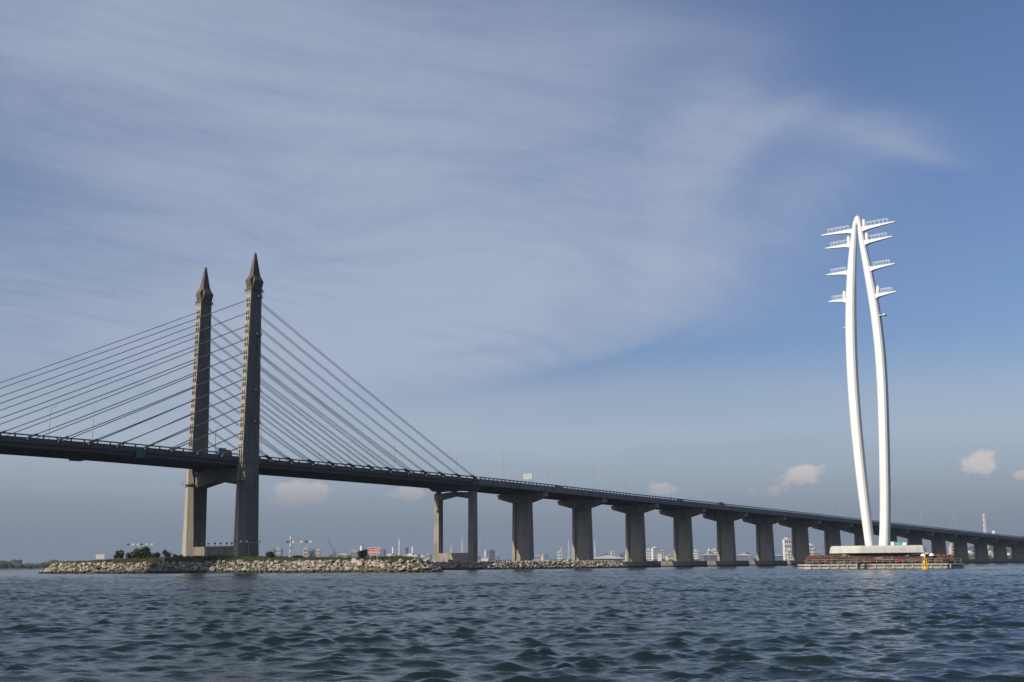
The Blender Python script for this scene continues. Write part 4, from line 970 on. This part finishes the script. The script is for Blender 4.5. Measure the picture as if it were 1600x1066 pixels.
def block(u0, u1, vt, Y, mat, label, cat='building', name='building', floors=0, cols=0, roof=None, dep=None, plant=True):
    a, b = at(u0, vt, Y), at(u1, vt, Y); w = (b[0] - a[0]) / 2; h_ = (a[2] + b[2]) / 2 - 1.5; d_ = dep or max(12, w * 1.2); t = empty(name, ((a[0] + b[0]) / 2, Y + d_ / 2, 1.5), random.uniform(-0.25, 0.25), label, cat)
    m = MB(); m.box(-w, w, -d_ / 2, d_ / 2, -3, h_); m.build('wall', mat, t)
    if roof == 'gable':
        r_ = MB(); e = 1.5; rh = w * 0.14 + 1; r_.add([(-w - e, -d_ / 2 - e, h_), (w + e, -d_ / 2 - e, h_), (w + e, d_ / 2 + e, h_), (-w - e, d_ / 2 + e, h_), (0, -d_ / 2 - e, h_ + rh), (0, d_ / 2 + e, h_ + rh)], [(0, 1, 4), (2, 3, 5), (0, 4, 5, 3), (1, 2, 5, 4), (3, 2, 1, 0)]); r_.build('roof', M['roofgrey'], t)
    elif roof == 'hip':
        r_ = MB(); r_.add([(-w, -d_ / 2, h_), (w, -d_ / 2, h_), (w, d_ / 2, h_), (-w, d_ / 2, h_), (-w * .6, 0, h_ + w * 0.9), (-w * 0.5, 0, h_ + w * .9)], [(0, 1, 5, 4), (1, 2, 5), (2, 3, 4, 5), (3, 0, 4)]); r_.build('roof', mat, t)
    else:
        r_ = MB(); r_.box(-w - 0.6, w + 0.6, -d_ / 2 - 0.6, d_ / 2 + 0.6, h_, h_ + 1.0); 
        r_.build('roof', mat, t)
        if plant: q = MB(); q.box(-w * .45, w * .2, -d_ * .2, d_ * .2, h_ + 1.0, h_ + 4.0); q.build('plant_room', mat, t)
    if floors:
        for i in range(floors):
            for j in range(cols):
                x = -w + 2 * w * (j + 0.5) / cols; z = h_ * (i + 0.55) / floors; g = MB(); ww, wh = w / cols * 0.55, h_ / floors * 0.28
                g.box(x - ww, x + ww, -d_ / 2 - 0.25, -d_ / 2 - 0.05, z - wh, z + wh); g.build('window', M['winglass'], t)
    return t
BL = [(418, 429, 859, 2900, 'bdark', 'slate blue block with sloping roof left of the striped chimney', 0, 0, 'hip'), (430, 440, 858, 3000, 'bgrey', 'grey block just left of the striped chimney', 4, 3, None),
      (474, 480, 858.5, 2700, 'bcream', 'narrow cream block right of the striped chimney', 5, 1, None), (480.5, 490, 859.5, 2720, 'bblue', 'blue grey block beside the narrow cream block', 4, 3, None), (494, 500, 860, 2750, 'bcream', 'small cream tower left of the harbour crane', 5, 2, None),
      (527, 546, 867, 2600, 'bdark', 'long dark shed right of the left harbour crane', 0, 0, 'gable'), (593.5, 601, 858.5, 2900, 'bblue', 'blue grey slab behind the red warning board', 5, 2, None), (599, 620, 868.5, 2650, 'bwhite', 'white power house under the left striped stack', 2, 6, None),
      (630, 654, 868, 2650, 'bwhite', 'white power house under the right striped stack', 2, 6, None), (656, 664, 870, 2700, 'bwhite', 'low white house left of the portal pier', 2, 3, None), (664.5, 673, 867.5, 2760, 'bgrey', 'stepped grey building left of the portal pier', 3, 3, None),
      (757.5, 760.5, 861.5, 2500, 'bwhite', 'slim white silo right of the portal pier', 0, 0, None), (752, 763, 871.5, 2450, 'bwhite', 'low white shed at the foot of the slim silo', 0, 0, 'gable'), (763.5, 773, 861, 2850, 'bdark', 'dark block right of the slim white silo', 4, 3, None),
      (836, 847, 869, 2700, 'bgrey', 'low grey building between the first two hammerhead piers', 2, 4, None), (871.5, 876, 863.5, 2550, 'bwhite', 'white block with open floors left of the second pier', 4, 2, None), (876.5, 879.5, 858, 2600, 'bcream', 'narrow cream tower beside the open floored block', 5, 1, None),
      (939, 958, 868, 2700, 'bdark', 'dark works building behind the white warehouse', 2, 5, None), (968, 980, 866, 2900, 'bblue', 'blue block left of the third pier', 3, 4, None), (1010, 1018, 860, 2700, 'bwhite', 'leftmost of the pale flats right of the third pier', 5, 3, None),
      (1019, 1029, 857, 2760, 'bwhite', 'tallest of the pale flats right of the third pier', 6, 4, None), (1030, 1041, 861, 2900, 'bgrey', 'grey slab right of the tallest pale flats', 5, 3, None), (1042, 1053, 868.5, 2600, 'bcream', 'low cream sheds left of the fourth pier', 0, 0, 'gable'),
      (1084, 1091, 861.5, 2700, 'bwhite', 'white flats just right of the fourth pier', 5, 3, None), (1092, 1096, 863, 2760, 'bgrey', 'narrow grey flats beside the white flats', 4, 2, None), (1105, 1113, 860.5, 2700, 'bwhite', 'white flats just left of the fifth pier', 5, 3, None), (1113.5, 1121, 859.5, 2760, 'bwhite', 'second white flats touching the fifth pier', 5, 3, None),
      (1098, 1122, 868, 2300, 'bdark', 'long dark shed before the fifth pier', 0, 0, 'gable'), (1150, 1178, 868, 2300, 'bdark', 'long dark shed right of the fifth pier', 0, 0, 'gable'), (1210, 1224, 869, 2400, 'bdark', 'dark shed left of the white tower block', 0, 0, 'gable'),
      (1225, 1235.5, 843.5, 2100, 'bwhite', 'tall white tower block with dark windows right of the sixth pier', 5, 3, None), (1231, 1239, 860.5, 2050, 'bcream', 'cream annexe at the foot of the white tower block', 4, 2, None),
      (1264, 1272, 852.5, 2300, 'bwhite', 'white block with dark windows right of the seventh pier', 5, 3, None), (1273, 1283, 862, 2300, 'bgrey', 'grey hall beside the white block', 2, 4, None), (1314, 1332, 868, 2200, 'bwhite', 'low white hall behind the white pad', 2, 6, None),
      (1403, 1417, 866, 2300, 'bgrey', 'grey hall behind the right half of the pad', 2, 4, None), (1445, 1456, 867, 2100, 'bwhite', 'low white house behind the buoy', 2, 4, None), (1486, 1490.5, 853, 2100, 'bcream', 'cream tower left of the right hand piers', 5, 1, None), (1480, 1491, 866.5, 2000, 'bblue', 'blue shed at the foot of the cream tower', 0, 0, 'gable'),
      (1512, 1525, 864.5, 1900, 'bwhite', 'white hall with dark openings between two right hand piers', 1, 2, None), (1545, 1555, 864.5, 1900, 'bcream', 'cream hall with dark openings near the right edge', 1, 2, None), (1575, 1583, 868, 1900, 'bwhite', 'white low hall close to the right edge', 1, 2, None),
      (0, 9, 881, 2300, 'bwhite', 'low white shed at the far left edge', 0, 0, 'gable'), (29, 31.5, 876.5, 2400, 'bdark', 'dark tower at the far left beside the pale tank', 0, 0, None), (548, 560, 861, 2750, 'bgrey', 'grey hall left of the pale silo', 2, 4, None)]
for (u0, u1, vt, Y, mt, lb, fl, cl, rf) in BL: block(u0, u1, vt, Y, M[mt], lb, 'building', 'building', fl, cl, rf)
rf_ = random.Random(77)
for i in range(58):
    u = rf_.uniform(430, 1600); w_ = rf_.uniform(3, 9); hgt_ = rf_.choice((868, 869.5, 871, 872, 866)) - 0.008 * (u - 800)
    block(u, u + w_, hgt_, rf_.uniform(2450, 3050), M[rf_.choice(('bwhite', 'bwhite', 'bgrey', 'bcream', 'bdark', 'bblue'))], 'one of the small low town buildings among the trees on the far shore', 'building', 'town_building', 0, 0, rf_.choice((None, 'gable', None)))['group'] = 'small town buildings on the far shore'
# white warehouse close behind the second pier island
block(925, 977, 873.2, 900, M['bwhite'], 'long white warehouse with low roof between the second and third piers', 'warehouse', 'warehouse', 0, 0, 'gable', 30)
def stack(u, v0, Y, r_, label, bands, mats, name='chimney', cat='chimney', base=0):
    p = at(u, v0, Y); h_ = p[2] - 2; t = empty(name, (p[0], Y, 2), 0, label, cat); zs__ = np.linspace(base, h_, bands + 1)
    for i in range(bands):
        m = MB(); f0_, f1_ = 1 - 0.25 * i / bands, 1 - 0.25 * (i + 1) / bands; m.tube([(0, 0, zs__[i] - (4 if i == 0 else 0)), (0, 0, zs__[i + 1])], [r_ * f0_, r_ * f1_], 12); m.build('band' if bands > 1 else 'shaft', mats[i % len(mats)], t)
    m = MB(); m.tube([(0, 0, h_), (0, 0, h_ + 0.9)], r_ * 0.86, 12); m.build('rim', mats[0], t)
    return t
stack(454.5, 838.5, 2600, 2.3, 'red and white striped chimney right of the pylon', 9, (M['bwhite'], M['palered']))
stack(614.3, 855.5, 2660, 2.9, 'left striped power station stack', 6, (M['bwhite'], M['bwhite'], M['bgrey'], M['palered']))
stack(645, 855, 2660, 2.9, 'right striped power station stack', 6, (M['bwhite'], M['bwhite'], M['bgrey'], M['palered']))
stack(624.2, 843.5, 2500, 1.9, 'tall plain white stack between the striped power station stacks', 1, (M['bwhite'],))
stack(565.5, 853, 2600, 5.0, 'pale green silo behind the dark shrub', 3, (M['bgrey'], M['bgrey'], M['bwhite']), 'silo', 'silo')
stack(955.2, 861, 2600, 1.6, 'slim white works chimney behind the warehouse', 1, (M['bwhite'],))
stack(960, 859.5, 2620, 2.2, 'thicker grey works chimney behind the warehouse', 1, (M['bgrey'],)); stack(977.5, 866.5, 2600, 1.6, 'short white chimney left of the third pier', 1, (M['bwhite'],))
stack(26.8, 877, 2400, 4.0, 'pale green tank at the far left', 1, (M['bcream'],), 'tank', 'tank')
def mast(u0, v0, u1, v1, Y, label, w=1.2, mat=M['bwhite'], cat='mast', name='lattice_mast', seg=9):
    a, b = at(u0, v0, Y), at(u1, v1, Y); t = empty(name, (a[0], Y, a[2]), 0, label, cat); d = Vector(b - a); m = MB(); k = Vector((0, w / 2, 0)); s_ = Vector((w / 2, 0, 0))
    for (i, j) in ((-1, -1), (1, -1), (1, 1), (-1, 1)):
        q = MB(); q.bar(s_ * i + k * j, d + s_ * i * 0.5 + k * j * 0.5, w * 0.18); q.build('chord', mat, t)
    for i in range(seg):
        f0_, f1_ = i / seg, (i + 1) / seg; g = 1 if i % 2 else -1
        m.bar(d * f0_ - s_ * g * (1 - f0_ / 2) - k, d * f1_ + s_ * g * (1 - f1_ / 2) - k, w * 0.12); m.bar(d * f0_ - s_ - k * g, d * f1_ - s_ + k * g, w * 0.12)
    tag(m.build('bracing', mat, t), kind='stuff'); return t
mast(705, 873, 705.3, 852, 2300, 'short white lattice mast seen through the portal pier', 3.0); mast(722.3, 873, 722.5, 840.5, 2300, 'tall white lattice mast seen through the portal pier', 3.2)
mast(1541.5, 858, 1537.3, 803.5, 1150, 'leaning white lattice crane boom behind the viaduct at right', 2.4, M['bwhite'], 'crane boom', 'crane_boom', 14)
for q, (u, nm) in enumerate(((888.5, 'left'), (894.8, 'right'))): mast(u, 874, u + 0.2, 844, 2400, '%s mast of the pair beside the second pier' % nm, 2.6)
mast(929.5, 874, 929.8, 845, 2400, 'white mast just right of the second pier', 2.6)
def crane(ub, vb, ut, vt, Y, label, mat):
    a, b = at(ub, vb, Y), at(ut, vt, Y); t = empty('harbour_crane', (a[0], Y, 2), 0, label, 'crane'); hb = a[2] - 2
    m = MB(); m.loft([[(-4, -4, -3), (4, -4, -3), (4, 4, -3), (-4, 4, -3)], [(-2, -2, hb), (2, -2, hb), (2, 2, hb), (-2, 2, hb)]]); m.build('pedestal', mat, t)
    m = MB(); m.box(-3.5, 3.5, -3, 3, hb, hb + 4.5); m.build('cab', mat, t)
    e = Vector((b[0] - a[0], 0, b[2] - 2)); m = MB(); m.bar((0, 0, hb + 2), e, 1.7, 1.7); m.build('jib', mat, t)
    m = MB(); m.bar((0, 0, hb + 4), (-e.x * 0.15, 0, hb + 14), 1.0); m.build('a_frame', mat, t); m = MB(); m.bar((-e.x * 0.15, 0, hb + 14), e, 0.35); m.build('stay_rope', mat, t); m = MB(); m.bar(e, e - Vector((0, 0, 12)), 0.3); m.build('hoist_rope', mat, t)
crane(523, 866, 512.8, 843.5, 2500, 'dark harbour crane with jib leaning left right of the floodlights', M['bdark']); crane(745.5, 868, 751.5, 843, 2500, 'pale harbour crane with jib leaning right beside the portal pier', M['bgrey'])
pm = at(636, 860, 2500); t = empty('hoarding', (pm[0], 2500, 2), 0, 'maroon hoarding panel between the power station stacks', 'hoarding'); hz = at(636, 855.5, 2500)[2] - 2; lz = at(636, 865.5, 2500)[2] - 2
m = MB(); m.box(-3.0, 3.0, -0.4, 0.4, lz, hz); m.build('panel', M['maroon'], t)
for x in (-2, 2): m = MB(); m.box(x - 0.3, x + 0.3, 0.41, 1.0, -3, hz); m.build('post', M['galv'], t)
# conveyor ramp at the far left edge
a, b = at(-14, 870, 2200), at(25, 886, 2200); t = empty('conveyor_bridge', (a[0], 2200, 0), 0, 'grey sloping conveyor bridge at the far left edge', 'conveyor'); d = Vector(b - a)
m = MB(); m.bar((0, 0, a[2]), (d.x, 0, max(2.5, b[2])), 3.0, 3.0); m.build('gallery', M['bgrey'], t)
for f_ in (0.15, 0.4, 0.65, 0.85): x = d.x * f_; m = MB(); m.bar((x, 0, -2), (x, 0, a[2] + (max(2.5, b[2]) - a[2]) * f_), 1.0); m.build('trestle', M['bgrey'], t)
# signal lantern box on the viaduct's far side
p = at(1552.5, 834, 980); t = empty('signal_lamp', (p[0], p[1], p[2] - 6), 0, 'white box lamp on a short pole behind the viaduct at right', 'lamp'); m = MB(); m.tube([(0, 0, -14), (0, 0, 6)], 0.2, 6); m.build('pole', M['galv'], t); m = MB(); m.box(-0.9, 0.9, -0.6, 0.6, 6, 8.4); m.build('lamp_head', M['white'], t)

# ------------------------------------------------------------------ haze
def haze():
    m = bpy.data.materials.new('haze_air'); m.use_nodes = True; nt = m.node_tree; nt.nodes.clear(); out = nt.nodes.new('ShaderNodeOutputMaterial'); v = nt.nodes.new('ShaderNodeVolumePrincipled')
    v.inputs['Color'].default_value = (0.44, 0.53, 0.68, 1); v.inputs['Density'].default_value = 0.00008; v.inputs['Anisotropy'].default_value = 0.0
    nt.links.new(v.outputs[0], out.inputs['Volume'])
    b = MB(); b.box(-6200, 6200, -6200, 6200, -4.5, 112.0); o = b.build('haze', m); tag(o, kind='stuff')
haze()
